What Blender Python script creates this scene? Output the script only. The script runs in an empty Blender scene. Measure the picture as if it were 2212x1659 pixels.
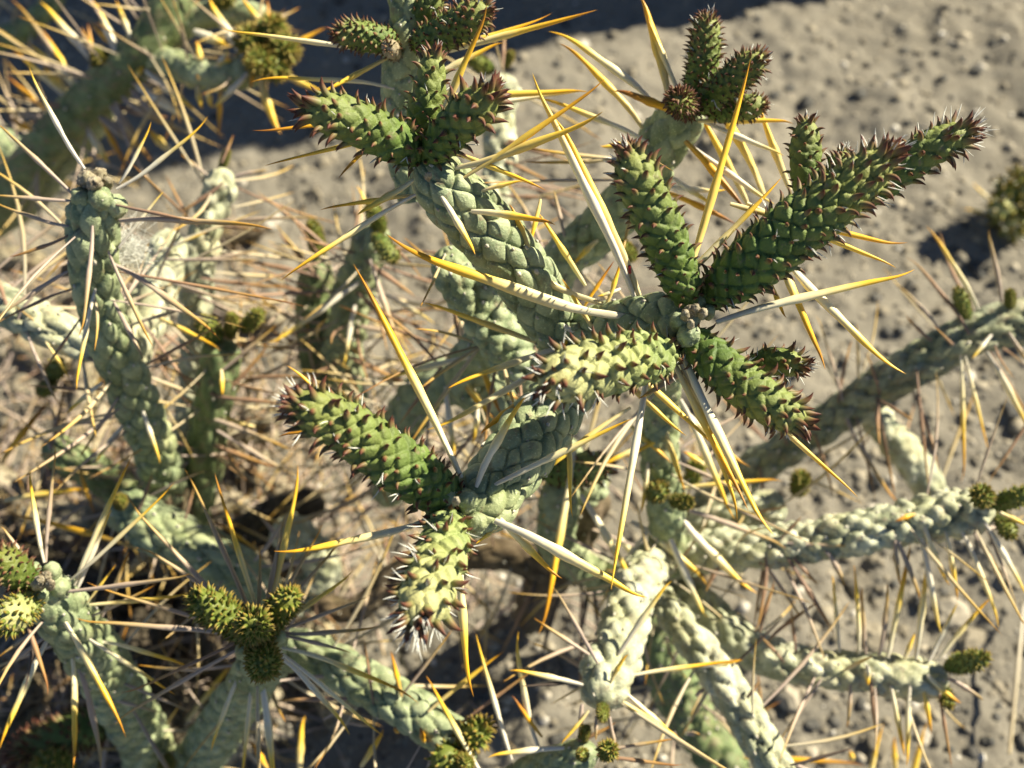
import bpy, math, random
import numpy as np
from mathutils import Vector, Matrix

random.seed(7)
RNG = np.random.RandomState(7)
SC = bpy.context.scene
COL = SC.collection

# ------------------------------------------------------------------ camera, sky, sun, exposure
LENS, SENSOR = 35.0, 36.0
PITCH = math.radians(60)
CAM_H = 0.294
CAM = Vector((0.0, -0.170, CAM_H))
C_R = Vector((1, 0, 0))
C_U = Vector((0, math.sin(PITCH), math.cos(PITCH)))
C_B = Vector((0, -math.cos(PITCH), math.sin(PITCH)))
cam = bpy.data.cameras.new('camera')
cam.lens, cam.sensor_width = LENS, SENSOR
cam.clip_start, cam.clip_end = 0.005, 500
co = bpy.data.objects.new('camera', cam)
COL.objects.link(co)
co.matrix_world = Matrix((
    (C_R.x, C_U.x, C_B.x, CAM.x), (C_R.y, C_U.y, C_B.y, CAM.y),
    (C_R.z, C_U.z, C_B.z, CAM.z), (0, 0, 0, 1)))
cam.dof.use_dof = True
cam.dof.focus_distance = 0.149
cam.dof.aperture_fstop = 18.0
cam.dof.aperture_blades = 7
SC.camera = co

sun_cam = Vector((0.66, 0.60, 0.36)).normalized()
SUN = (C_R * sun_cam.x + C_U * sun_cam.y + C_B * sun_cam.z).normalized()
world = bpy.data.worlds.new('World')
SC.world = world
world.use_nodes = True
nt = world.node_tree
nt.nodes.clear()
sky = nt.nodes.new('ShaderNodeTexSky')
sky.sky_type = 'NISHITA'
sky.sun_disc = False
sky.altitude = 1500
sky.air_density = 0.8
sky.dust_density = 0.2
sky.sun_elevation = math.asin(SUN.z)
sky.sun_rotation = math.atan2(SUN.x, SUN.y)
bg = nt.nodes.new('ShaderNodeBackground')
bg.inputs['Strength'].default_value = 0.050
wo = nt.nodes.new('ShaderNodeOutputWorld')
nt.links.new(sky.outputs[0], bg.inputs['Color'])
nt.links.new(bg.outputs[0], wo.inputs['Surface'])
sl = bpy.data.lights.new('sun', 'SUN')
sl.energy = 5.0
sl.angle = math.radians(0.53)
sl.color = (1.0, 0.905, 0.69)
so = bpy.data.objects.new('sun', sl)
COL.objects.link(so)
so.rotation_euler = SUN.to_track_quat('Z', 'Y').to_euler()
SC.view_settings.view_transform = 'Standard'
SC.view_settings.look = 'None'
SC.view_settings.gamma = 1
SC.view_settings.use_curve_mapping = False
SC.view_settings.exposure = 1.28
SC.render.engine = 'CYCLES'
SC.cycles.use_denoising = True
SC.cycles.max_bounces = 6
SC.cycles.transparent_max_bounces = 8

# ------------------------------------------------------------------ helpers
K = SENSOR / LENS


def at(x, y, d):
    """point seen at (x, y) of a 2212 x 1659 frame, d centimetres in front of the camera"""
    d = d * 0.01
    return CAM + C_R * ((x / 2212 - 0.5) * d * K) - C_U * ((y - 829.5) / 2212 * d * K) - C_B * d


def px(r, d):
    return r / 2212 * d * 0.01 * K


def ground_at(x, y, z=0.0):
    v = at(x, y, 10) - CAM
    return CAM + v * ((z - CAM.z) / v.z)


def to_px(p):
    v = Vector(p) - CAM
    d = -v.dot(C_B)
    return (v.dot(C_R) / (d * K) + 0.5) * 2212, 829.5 - v.dot(C_U) / (d * K) * 2212, d * 100


def hash2(ix, iy, seed=0):
    h = (ix.astype(np.int64) * 374761393 + iy.astype(np.int64) * 668265263 + seed * 1442695041) & 0xffffffff
    h = ((h ^ (h >> 13)) * 1274126177) & 0xffffffff
    return ((h ^ (h >> 16)) & 0xffff) / 65535.0


def vnoise(x, y, seed=0):
    ix, iy = np.floor(x), np.floor(y)
    fx, fy = x - ix, y - iy
    fx, fy = fx * fx * (3 - 2 * fx), fy * fy * (3 - 2 * fy)
    a, b = hash2(ix, iy, seed), hash2(ix + 1, iy, seed)
    c, d = hash2(ix, iy + 1, seed), hash2(ix + 1, iy + 1, seed)
    return (a * (1 - fx) + b * fx) * (1 - fy) + (c * (1 - fx) + d * fx) * fy


def mesh_from(name, V, F, mat, col=None, smooth=True):
    me = bpy.data.meshes.new(name)
    V = np.asarray(V, dtype=np.float32)
    F = np.asarray(F, dtype=np.int32)
    n, k = F.shape
    me.vertices.add(len(V))
    me.vertices.foreach_set('co', V.ravel())
    me.loops.add(n * k)
    me.loops.foreach_set('vertex_index', F.ravel())
    me.polygons.add(n)
    me.polygons.foreach_set('loop_start', np.arange(0, n * k, k, dtype=np.int32))
    me.polygons.foreach_set('loop_total', np.full(n, k, dtype=np.int32))
    me.polygons.foreach_set('use_smooth', np.full(n, smooth, dtype=bool))
    if col is not None:
        at_ = me.color_attributes.new('tint', 'FLOAT_COLOR', 'POINT')
        c4 = np.ones((len(V), 4), dtype=np.float32)
        c4[:, :3] = col
        at_.data.foreach_set('color', c4.ravel())
    me.materials.append(mat)
    me.update()
    me.validate()
    return me


def add(name, me, parent=None, loc=(0, 0, 0)):
    o = bpy.data.objects.new(name, me)
    COL.objects.link(o)
    o.parent = parent
    o.location = loc
    return o


def tag(o, label, cat, group=None):
    o['label'], o['category'] = label, cat
    if group:
        o['group'] = group


# ------------------------------------------------------------------ materials
def new_mat(name):
    m = bpy.data.materials.new(name)
    m.use_nodes = True
    t = m.node_tree
    b = t.nodes['Principled BSDF']
    return m, t, b


def N(t, typ, **kw):
    n = t.nodes.new(typ)
    for k, v in kw.items():
        if k.startswith('i_'):
            n.inputs[int(k[2:]) if k[2:].isdigit() else k[2:]].default_value = v
        else:
            setattr(n, k, v)
    return n


def ramp(t, fac, stops):
    r = N(t, 'ShaderNodeValToRGB')
    e = r.color_ramp.elements
    while len(e) < len(stops):
        e.new(0.5)
    for el, (p, c) in zip(e, stops):
        el.position = p
        el.color = (*c, 1)
    t.links.new(fac, r.inputs[0])
    return r.outputs[0]


def mix(t, fac, a, b, mode='MIX'):
    m = N(t, 'ShaderNodeMix', data_type='RGBA', blend_type=mode)
    for s, v in ((m.inputs[0], fac), (m.inputs[6], a), (m.inputs[7], b)):
        if isinstance(v, (float, int)):
            s.default_value = v
        elif isinstance(v, tuple):
            s.default_value = (*v, 1)
        else:
            t.links.new(v, s)
    return m.outputs[2]


def noise(t, scale, detail=3, rough=0.55):
    tc = N(t, 'ShaderNodeTexCoord')
    n = N(t, 'ShaderNodeTexNoise')
    n.inputs['Scale'].default_value = scale
    n.inputs['Detail'].default_value = detail
    n.inputs['Roughness'].default_value = rough
    t.links.new(tc.outputs['Object'], n.inputs['Vector'])
    return n.outputs[0]


def bump(t, b, height, strength, dist):
    bp = N(t, 'ShaderNodeBump')
    bp.inputs['Strength'].default_value = strength
    bp.inputs['Distance'].default_value = dist
    t.links.new(height, bp.inputs['Height'])
    t.links.new(bp.outputs[0], b.inputs['Normal'])


def tint(t):
    a = N(t, 'ShaderNodeAttribute', attribute_name='tint')
    s = N(t, 'ShaderNodeSeparateColor')
    t.links.new(a.outputs['Color'], s.inputs[0])
    return s.outputs


def skin_mat(name, dark, light, tipc=None, rough=0.55, speck=0.5, scar=(0.20, 0.16, 0.10), scar_amt=0.0):
    """waxy cactus skin; tint.r differs per tubercle, tint.g runs base to tip"""
    m, t, b = new_mat(name)
    s = tint(t)
    n1 = noise(t, 260, 4)
    c = mix(t, ramp(t, n1, [(0.3, (0, 0, 0)), (0.72, (1, 1, 1))]), dark, light)
    c = mix(t, s[0], mix(t, 1.0, c, (0.72, 0.76, 0.66), 'MULTIPLY'), c)
    if tipc:
        c = mix(t, ramp(t, s[1], [(0.35, (0, 0, 0)), (1.0, (1, 1, 1))]), c, tipc)
    n2 = noise(t, 2600, 2, 0.6)
    c = mix(t, ramp(t, n2, [(0.58, (0, 0, 0)), (0.72, (speck,) * 3)]), c, tuple(min(1, v * 1.5 + 0.03) for v in light))
    n4 = noise(t, 90, 3)
    c = mix(t, ramp(t, n4, [(0.48, (0, 0, 0)), (0.68, (0.45,) * 3)]), c, mix(t, 1.0, c, (1.12, 0.98, 0.72), 'MULTIPLY'))
    if scar_amt:
        n3 = noise(t, 420, 5, 0.7)
        c = mix(t, ramp(t, n3, [(0.60 - scar_amt * 0.2, (0, 0, 0)), (0.72 - scar_amt * 0.15, (0.8,) * 3)]), c, scar)
    t.links.new(c, b.inputs['Base Color'])
    b.inputs['Roughness'].default_value = rough
    b.inputs['Specular IOR Level'].default_value = 0.35
    b.inputs['Subsurface Weight'].default_value = 0.0
    hsum = N(t, 'ShaderNodeMath', operation='MULTIPLY_ADD')
    hsum.inputs[1].default_value = 1.6
    t.links.new(noise(t, 700, 4, 0.65), hsum.inputs[0])
    t.links.new(n2, hsum.inputs[2])
    bump(t, b, hsum.outputs[0], 0.55, 0.00022)
    return m


M_OLD = skin_mat('waxy_green_skin', (0.165, 0.212, 0.118), (0.420, 0.468, 0.292), rough=0.60, scar_amt=0.24)
M_PALE = skin_mat('chalky_pale_skin', (0.28, 0.30, 0.200), (0.65, 0.65, 0.495), rough=0.7, scar_amt=0.35, scar=(0.26, 0.22, 0.15))
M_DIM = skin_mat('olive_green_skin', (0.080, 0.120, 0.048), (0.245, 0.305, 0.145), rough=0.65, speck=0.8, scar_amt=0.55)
M_GREY = skin_mat('weathered_grey_skin', (0.160, 0.178, 0.118), (0.41, 0.43, 0.305), rough=0.7, speck=0.8, scar_amt=0.5, scar=(0.20, 0.17, 0.12))
M_SHOOT = skin_mat('young_green_skin', (0.058, 0.108, 0.022), (0.155, 0.228, 0.052), tipc=(0.20, 0.225, 0.065), rough=0.6, speck=0.3, scar_amt=0.10)
M_BRIGHT = skin_mat('yellow_green_skin', (0.20, 0.255, 0.085), (0.32, 0.37, 0.150), tipc=(0.42, 0.41, 0.19), rough=0.6, speck=0.25)
M_BUD = skin_mat('olive_bud_skin', (0.050, 0.085, 0.014), (0.105, 0.150, 0.028), tipc=(0.16, 0.18, 0.035), rough=0.5, speck=0.2)
M_WOOD = skin_mat('brown_bark', (0.09, 0.065, 0.040), (0.20, 0.155, 0.105), rough=0.9, speck=0.4, scar_amt=0.5, scar=(0.05, 0.035, 0.02))
M_DEAD = skin_mat('dry_grey_skin', (0.20, 0.165, 0.115), (0.46, 0.40, 0.30), rough=0.9, speck=0.5, scar_amt=0.5, scar=(0.10, 0.07, 0.045))


def leaf_mat(name, base, midc, tipc):
    m, t, b = new_mat(name)
    s = tint(t)
    c = ramp(t, s[1], [(0.0, base), (0.42, midc), (0.72, tipc), (1.0, tuple(v * 0.55 for v in tipc))])
    oi = N(t, 'ShaderNodeObjectInfo')
    c = mix(t, mix(t, 0.5, oi.outputs['Random'], s[0]), c, mix(t, 1.0, c, (1.25, 1.2, 1.1), 'MULTIPLY'))
    t.links.new(c, b.inputs['Base Color'])
    b.inputs['Roughness'].default_value = 0.55
    b.inputs['Specular IOR Level'].default_value = 0.3
    return m


M_LEAF = leaf_mat('red_tipped_leaf', (0.15, 0.18, 0.065), (0.15, 0.10, 0.045), (0.095, 0.032, 0.020))
M_LEAFG = leaf_mat('green_leaf', (0.080, 0.125, 0.02), (0.14, 0.165, 0.03), (0.21, 0.15, 0.03))


def spine_mat(name, stops, trans=0.14, rough=0.4):
    m, t, b = new_mat(name)
    s = tint(t)
    oi = N(t, 'ShaderNodeObjectInfo')
    tc = N(t, 'ShaderNodeTexCoord')
    mp = N(t, 'ShaderNodeMapping')
    mp.inputs['Scale'].default_value = (1.0, 1.0, 9.0)
    t.links.new(tc.outputs['Object'], mp.inputs['Vector'])
    n = N(t, 'ShaderNodeTexNoise', noise_dimensions='4D')
    n.inputs['Scale'].default_value = 1.2
    n.inputs['Detail'].default_value = 4
    t.links.new(mp.outputs[0], n.inputs['Vector'])
    mw = N(t, 'ShaderNodeMath', operation='MULTIPLY')
    mw.inputs[1].default_value = 40
    t.links.new(oi.outputs['Random'], mw.inputs[0])
    t.links.new(mw.outputs[0], n.inputs['W'])
    # the gold part starts higher or lower from spine to spine
    ma = N(t, 'ShaderNodeMath', operation='MULTIPLY_ADD')
    ma.inputs[1].default_value = 0.30
    ma.inputs[2].default_value = -0.15
    t.links.new(oi.outputs['Random'], ma.inputs[0])
    mb = N(t, 'ShaderNodeMath', operation='ADD')
    t.links.new(s[1], mb.inputs[0])
    t.links.new(ma.outputs[0], mb.inputs[1])
    mc = N(t, 'ShaderNodeMath', operation='MULTIPLY_ADD')
    mc.inputs[1].default_value = 0.24
    t.links.new(n.outputs[0], mc.inputs[0])
    md = N(t, 'ShaderNodeMath', operation='SUBTRACT')
    t.links.new(mb.outputs[0], mc.inputs[2])
    t.links.new(mc.outputs[0], md.inputs[0])
    md.inputs[1].default_value = 0.12
    c = ramp(t, md.outputs[0], stops)
    # papery sheath: worn streaks and grey bands
    st_ = noise(t, 6.0, 5, 0.75)
    c = mix(t, ramp(t, st_, [(0.50, (0, 0, 0)), (0.75, (0.45,) * 3)]), c, mix(t, 1.0, c, (0.70, 0.60, 0.50), 'MULTIPLY'))
    t.links.new(c, b.inputs['Base Color'])
    b.inputs['Roughness'].default_value = rough
    tr = N(t, 'ShaderNodeBsdfTranslucent')
    t.links.new(c, tr.inputs['Color'])
    mx = N(t, 'ShaderNodeMixShader')
    mx.inputs[0].default_value = trans
    t.links.new(b.outputs[0], mx.inputs[1])
    t.links.new(tr.outputs[0], mx.inputs[2])
    t.links.new(mx.outputs[0], t.nodes['Material Output'].inputs['Surface'])
    bump(t, b, n.outputs[0], 0.3, 0.0002)
    return m


CREAM, STRAW, YEL, GOLD, AMBER = (0.86, 0.79, 0.56), (0.88, 0.75, 0.36), (0.92, 0.645, 0.080), (0.88, 0.49, 0.022), (0.52, 0.23, 0.015)
SPINE_M = {
    'g': spine_mat('golden_sheath', [(0.0, (0.66, 0.61, 0.51)), (0.25, CREAM), (0.5, STRAW), (0.68, YEL), (0.85, GOLD), (1.0, AMBER)]),
    'w': spine_mat('white_sheath', [(0.0, (0.76, 0.71, 0.62)), (0.45, (0.84, 0.79, 0.62)), (0.66, (0.82, 0.68, 0.30)), (0.82, YEL), (1.0, GOLD)]),
    'y': spine_mat('yellow_sheath', [(0.0, (0.76, 0.66, 0.38)), (0.3, (0.78, 0.60, 0.20)), (0.6, YEL), (0.85, GOLD), (1.0, AMBER)]),
    'p': spine_mat('pinkish_grey_spine', [(0.0, (0.42, 0.34, 0.30)), (0.45, (0.46, 0.36, 0.27)), (0.72, (0.44, 0.32, 0.15)), (0.88, (0.46, 0.28, 0.06)), (1.0, AMBER)], trans=0.1, rough=0.5),
    'b': spine_mat('brown_spine', [(0.0, (0.24, 0.16, 0.12)), (0.5, (0.33, 0.20, 0.12)), (0.8, (0.40, 0.23, 0.07)), (1.0, (0.25, 0.10, 0.02))], trans=0.1, rough=0.5),
    'o': spine_mat('orange_sheath', [(0.0, (0.50, 0.34, 0.12)), (0.4, GOLD), (0.8, (0.50, 0.22, 0.02)), (1.0, (0.22, 0.07, 0.01))]),
    's': spine_mat('straw_spine', [(0.0, (0.60, 0.54, 0.42)), (0.5, (0.62, 0.50, 0.28)), (0.8, (0.62, 0.42, 0.10)), (1.0, (0.45, 0.22, 0.03))], trans=0.2),
    'd': spine_mat('dark_dead_spine', [(0.0, (0.05, 0.04, 0.035)), (1.0, (0.10, 0.07, 0.05))], trans=0.0, rough=0.6),
}
m, t, b = new_mat('white_bristle')
b.inputs['Base Color'].default_value = (0.66, 0.66, 0.60, 1)
b.inputs['Roughness'].default_value = 0.35
M_BRISTLE = m
m, t, b = new_mat('areole_wool')
t.links.new(ramp(t, noise(t, 1500, 3), [(0.3, (0.34, 0.31, 0.24)), (0.7, (0.62, 0.60, 0.52))]), b.inputs['Base Color'])
b.inputs['Roughness'].default_value = 0.95
M_WOOL = m


# ------------------------------------------------------------------ stem geometry
def catmull(P, n):
    P = np.asarray(P, dtype=float)
    Q = np.vstack([2 * P[0] - P[1], P, 2 * P[-1] - P[-2]])
    seg = len(P) - 1
    u = np.linspace(0, seg, n)
    i = np.minimum(u.astype(int), seg - 1)
    f = (u - i)[:, None]
    p0, p1, p2, p3 = Q[i], Q[i + 1], Q[i + 2], Q[i + 3]
    return 0.5 * (2 * p1 + (p2 - p0) * f + (2 * p0 - 5 * p1 + 4 * p2 - p3) * f ** 2 + (3 * p1 - p0 - 3 * p2 + p3) * f ** 3)


class Stem:
    """a tube along a curve with rows of tubercles pressed into its skin"""

    def __init__(self, pts, cols=8, aspect=1.35, relief=0.16, style='plate', twist=0.25, res=1.0, cap0=False, cap1=True, seed=0, blunt=1.0, taper=False, size=0.95):
        # pts: (x, y, depth, radius) in frame units
        if cols > 4:
            cols = max(5, int(round(cols * (0.82 if style == 'bead' else 0.78 if style == 'plate' else 0.68))))
            relief = relief * {'plate': 1.45, 'bead': 1.6, 'furrow': 1.4}.get(style, 1.0)
            aspect *= 1.0 if style == 'plate' else 0.88
        W = np.array([list(at(x, y, d)) + [px(r * size, d)] for x, y, d, r in pts])
        C = catmull(W, 400)
        seg = np.linalg.norm(np.diff(C[:, :3], axis=0), axis=1)
        s = np.concatenate([[0], np.cumsum(seg)])
        L = s[-1]
        Rm = W[:, 3].mean()
        self.L, self.Rm, self.cols, self.seed = L, Rm, cols, seed
        H = 2 * math.pi * Rm / cols * aspect          # tubercle length
        self.H = H
        dmean = np.mean([p[2] for p in pts])
        stepw = px(3.4, dmean) / res * (1.0 if dmean < 17 else (dmean - 17) * 0.12 + 1.15)
        nv = int(max(20, min(150, 2 * math.pi * Rm / stepw)))
        nu = int(max(12, min(420, L / stepw)))
        ss = np.linspace(0, 1, nu) * L
        # more rings where the end closes
        if cap1:
            e = min(Rm * blunt, L * 0.45)
            ss = np.concatenate([np.linspace(0, L - e, nu), L - e + e * np.sin(np.linspace(0, math.pi / 2, max(8, int(e * 1.6 / stepw))))[1:]])
        self.s_tab = s
        self.C_tab = C
        ctr = np.stack([np.interp(ss, s, C[:, k]) for k in range(4)], 1)
        T = np.gradient(ctr[:, :3], ss + np.arange(len(ss)) * 1e-9, axis=0)
        T = np.stack([np.interp(ss, s, np.gradient(C[:, k], s)) for k in range(3)], 1)
        T /= np.linalg.norm(T, axis=1)[:, None]
        a = np.cross(T[0], (0.1, 0.3, 1.0))
        a /= np.linalg.norm(a)
        A = [a]
        for k in range(1, len(ss)):
            v = A[-1] - T[k] * A[-1].dot(T[k])
            A.append(v / np.linalg.norm(v))
        A = np.array(A)
        B = np.cross(T, A)
        R = ctr[:, 3].copy()
        if taper:
            R = R * (0.62 + 0.38 * np.minimum(1, ss / (Rm * 1.2)))
        capf = np.ones(len(ss))
        if cap1:
            e = min(Rm * blunt, L * 0.45)
            z = np.clip((ss - (L - e)) / e, 0, 1)
            capf *= np.sqrt(np.clip(1 - z ** 2, 0, 1))
        if cap0:
            e = min(Rm * 0.7, L * 0.3)
            z = np.clip((e - ss) / e, 0, 1)
            capf *= np.sqrt(np.clip(1 - z ** 2, 0, 1)) * 0.98 + 0.02 * (z < 1)
        self.ss, self.ctr, self.T, self.A, self.B, self.R, self.capf = ss, ctr, T, A, B, R, capf
        self.twist = twist
        self.relief, self.style = relief, style
        phi = np.arange(nv) / nv * 2 * math.pi
        S, PH = np.meshgrid(ss, phi, indexing='ij')
        dr, cell, loc = self.field(S, PH)
        RR = (R * capf)[:, None] * (1 + dr * (0.35 + 0.65 * capf[:, None]))
        lump = 1 + 0.05 * (vnoise(S / Rm * 0.9 + seed, np.cos(PH) * 1.2 + 5, seed) - 0.5) * 2
        RR = RR * lump
        P = ctr[:, None, :3] + RR[..., None] * (np.cos(PH)[..., None] * A[:, None] + np.sin(PH)[..., None] * B[:, None])
        self.V = P.reshape(-1, 3)
        nS, nP = S.shape
        i = np.arange(nS - 1)[:, None] * nP
        j = np.arange(nP)[None]
        j2 = (j + 1) % nP
        self.F = np.stack([i + j, i + j2, i + nP + j2, i + nP + j], -1).reshape(-1, 4)
        self.col = np.stack([cell.ravel(), (S / L).ravel(), loc.ravel()], 1)

    def warp(self, S, PH):
        K_ = self.cols
        u = PH / (2 * math.pi) * K_ + self.twist * S / self.H * 0.35
        w = S / self.H
        c, s_ = np.cos(PH), np.sin(PH)
        sd = self.seed
        u = u + 0.30 * (vnoise(w * 1.1 + sd, c * 1.5 + 9, sd + 1) - 0.5)
        w = w + 0.30 * (vnoise(w * 1.1 + 4, s_ * 1.5 + 2, sd + 3) - 0.5)
        return u, w

    def field(self, S, PH):
        u, w = self.warp(S, PH)
        a, b_ = u + w, u - w
        ia, ib = np.round(a), np.round(b_)
        K2 = 2 * self.cols
        f1 = np.full(a.shape, 9.0)
        f2 = np.full(a.shape, 9.0)
        la, lb, cell = np.zeros(a.shape), np.zeros(a.shape), np.zeros(a.shape)
        J_ = 0.46
        for da in (-1, 0, 1):
            for db in (-1, 0, 1):
                ca, cb = ia + da, ib + db
                k1, k2 = np.mod(ca + cb, K2), ca - cb
                xa = a - ca - J_ * (hash2(k1, k2, self.seed + 11) - 0.5)
                xb = b_ - cb - J_ * (hash2(k1, k2, self.seed + 12) - 0.5)
                d = (np.abs(xa) ** 2.6 + np.abs(xb) ** 2.6) ** (1 / 2.6)
                nearer = d < f1
                f2 = np.where(nearer, f1, np.minimum(f2, d))
                la, lb = np.where(nearer, xa, la), np.where(nearer, xb, lb)
                cell = np.where(nearer, hash2(k1, k2, self.seed), cell)
                f1 = np.where(nearer, d, f1)
        edge = (f2 - f1) * 0.5
        lw = (la - lb) / 2          # -0.5 .. 0.5 along the tubercle
        lu = (la + lb) / 2
        if self.style == 'bead':
            h = np.sqrt(np.clip(1 - (f1 / 0.62) ** 2, 0, 1)) * (0.75 + 0.5 * cell)
            dr = self.relief * (h - 0.80)
        elif self.style == 'scale':
            g = 1 - np.exp(-edge / 0.075)
            h = g * (0.50 + 1.0 * np.clip(lw + 0.5, 0, 1)) * (0.85 + 0.3 * cell)
            dr = self.relief * (h - 0.45)
        elif self.style == 'furrow':
            g = 1 - np.exp(-edge / 0.10)
            h = g * (0.7 + 0.3 * cell) * (1 - 0.5 * (lu * 2) ** 2)
            dr = self.relief * (h - 0.75)
        else:
            g = 1 - np.exp(-edge / 0.040)
            dome = 1 - 2.2 * (la ** 2 + lb ** 2)
            h = g * (0.45 + 0.46 * dome) + 0.34 * lw + 0.26 * (cell - 0.5)
            dr = self.relief * (h - 0.90)
        return dr, cell, edge

    def frames(self, s, phi):
        """surface points, outward normals and axis directions"""
        s, phi = np.asarray(s, dtype=float), np.asarray(phi, dtype=float)
        k = lambda A_: np.stack([np.interp(s, self.ss, A_[:, j]) for j in range(3)], 1)
        c, T, A, B = k(self.ctr[:, :3]), k(self.T), k(self.A), k(self.B)
        R = np.interp(s, self.ss, self.R * self.capf)
        n = np.cos(phi)[:, None] * A + np.sin(phi)[:, None] * B
        n /= np.linalg.norm(n, axis=1)[:, None]
        dr = self.field(s, phi)[0]
        cf = np.interp(s, self.ss, self.capf)
        p = c + n * (R * (1 + dr * (0.35 + 0.65 * cf)))[:, None]
        z = np.sqrt(np.clip(1 - cf * cf, 0, 1))
        nn = n * np.maximum(0.05, cf)[:, None] + T * z[:, None]
        nn /= np.linalg.norm(nn, axis=1)[:, None]
        return p, nn, T, n

    def frame(self, s, phi):
        return tuple(v[0] for v in self.frames([s], [phi]))

    def cells(self):
        """upper corner of each tubercle as (s, phi)"""
        K_ = self.cols
        K2 = 2 * K_
        r = np.arange(-4, int(2 * self.L / self.H) + 6)
        rr, kk = np.meshgrid(r, np.arange(K_), indexing='ij')
        w0 = (rr / 2).ravel()
        u0 = (kk + np.where(rr % 2 == 1, 0.5, 0.0)).ravel()
        ca, cb = np.round(u0 + w0), np.round(u0 - w0)
        k1, k2 = np.mod(ca + cb, K2), ca - cb
        xa = ca + 0.46 * (hash2(k1, k2, self.seed + 11) - 0.5)
        xb = cb + 0.46 * (hash2(k1, k2, self.seed + 12) - 0.5)
        u0, w0 = (xa + xb) / 2, (xa - xb) / 2 + 0.30
        s = w0 * self.H
        phi = (u0 - self.twist * w0 * 0.35) / K_ * 2 * math.pi
        for _ in range(4):
            uu, ww = self.warp(s, np.mod(phi, 2 * math.pi))
            du = np.mod(uu - u0 + K_ / 2, K_) - K_ / 2
            s = s - (ww - w0) * self.H * 0.9
            phi = phi - du / K_ * 2 * math.pi * 0.9
        ok = (s > 0.02 * self.L) & (s < 0.992 * self.L)
        return list(zip(s[ok], np.mod(phi[ok], 2 * math.pi)))


# templates for spines: unit length along +z
def spine_mesh(name, mat, bend, hook, rings=19, sides=7):
    V, F, Cc = [], [], []
    for i in range(rings):
        t_ = i / (rings - 1)
        t_ = 1 - (1 - t_) ** 1.35
        r = 0.52 + 0.48 * math.sin(min(1, t_ / 0.40) * math.pi / 2) ** 1.2
        if t_ > 0.55:
            r = ((1 - t_) / 0.45) ** 0.70
        if i == rings - 1:
            r = 0.012
        wob = 0.10 * math.sin(t_ * 17 + bend * 900) + 0.07 * math.sin(t_ * 31 + hook * 700)
        r *= 1 + wob * (0.4 if t_ > 0.8 else 1)
        off = bend * (math.sin(t_ * math.pi) + 0.18 * math.sin(t_ * 9.0)) + (hook * max(0, (t_ - 0.86) / 0.14) ** 2)
        for k in range(sides):
            a = 2 * math.pi * k / sides + t_ * 0.8
            V.append((math.cos(a) * r * 0.5, math.sin(a) * r * 0.40, t_, off))
            Cc.append((0.5, t_, 0))
    for i in range(rings - 1):
        for k in range(sides):
            k2 = (k + 1) % sides
            F.append((i * sides + k, i * sides + k2, (i + 1) * sides + k2, (i + 1) * sides + k))
    V = np.array(V)
    return V, np.array(F), np.array(Cc)


SP_CACHE = {}


def place_spine(parent, base_off, p0, p1, w, style, hook=None, seed=0, name='spine'):
    """one spine from p0 (base) to p1 (tip), w = greatest width in metres"""
    v = Vector(p1) - Vector(p0)
    L = v.length
    variant = seed % 5
    bend = (-0.040, -0.018, 0.008, 0.025, 0.045)[variant] * L
    hk = (0.010, 0.022, -0.024, 0.03, -0.012)[variant] * L
    ratio = round(L / w / 6)
    key = (style, variant, ratio)
    if key not in SP_CACHE:
        V, F, Cc = spine_mesh('spine', SPINE_M[style], bend, hk)
        X = V[:, :3].copy()
        # bend is stored as a share of the width so that the mesh can be shared
        X[:, 0] += V[:, 3] / w
        me = mesh_from('spine', X, F, SPINE_M[style], Cc)
        SP_CACHE[key] = me
    o = bpy.data.objects.new(name, SP_CACHE[key])
    COL.objects.link(o)
    o.parent = parent
    o.location = Vector(p0) - Vector(base_off)
    q = v.to_track_quat('Z', 'X')
    q = q @ Matrix.Rotation(random.uniform(0, 6.28), 3, 'Z').to_quaternion()
    o.rotation_mode = 'QUATERNION'
    o.rotation_quaternion = q
    o.scale = (w, w, L)
    return o


def joined_spines(name, items, mat, parent, base_off):
    """many thin spines that nobody could count, as one mesh; items: (p0, p1, w)"""
    V0, F0, C0 = spine_mesh('s', None, 0.0, 0.0, rings=7, sides=5)
    Vs, Fs, Cs = [], [], []
    n = 0
    for p0, p1, w in items:
        p0, p1 = np.array(p0), np.array(p1)
        ax = p1 - p0
        L = np.linalg.norm(ax)
        ax = ax / L
        a = np.cross(ax, (0.3, 0.2, 1.0))
        a /= np.linalg.norm(a)
        b_ = np.cross(ax, a)
        bend = RNG.uniform(-0.06, 0.06) * L
        X = p0 + V0[:, 2:3] * L * ax + (V0[:, 0:1] * w + bend * np.sin(V0[:, 2:3] * math.pi)) * a + V0[:, 1:2] * w * b_
        Vs.append(X - np.array(base_off))
        Fs.append(F0 + n)
        cc = C0.copy()
        cc[:, 0] = RNG.rand()
        Cs.append(cc)
        n += len(X)
    if not Vs:
        return None
    me = mesh_from(name, np.vstack(Vs), np.vstack(Fs), mat, np.vstack(Cs))
    o = add(name, me, parent)
    o['kind'] = 'stuff'
    return o


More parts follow.
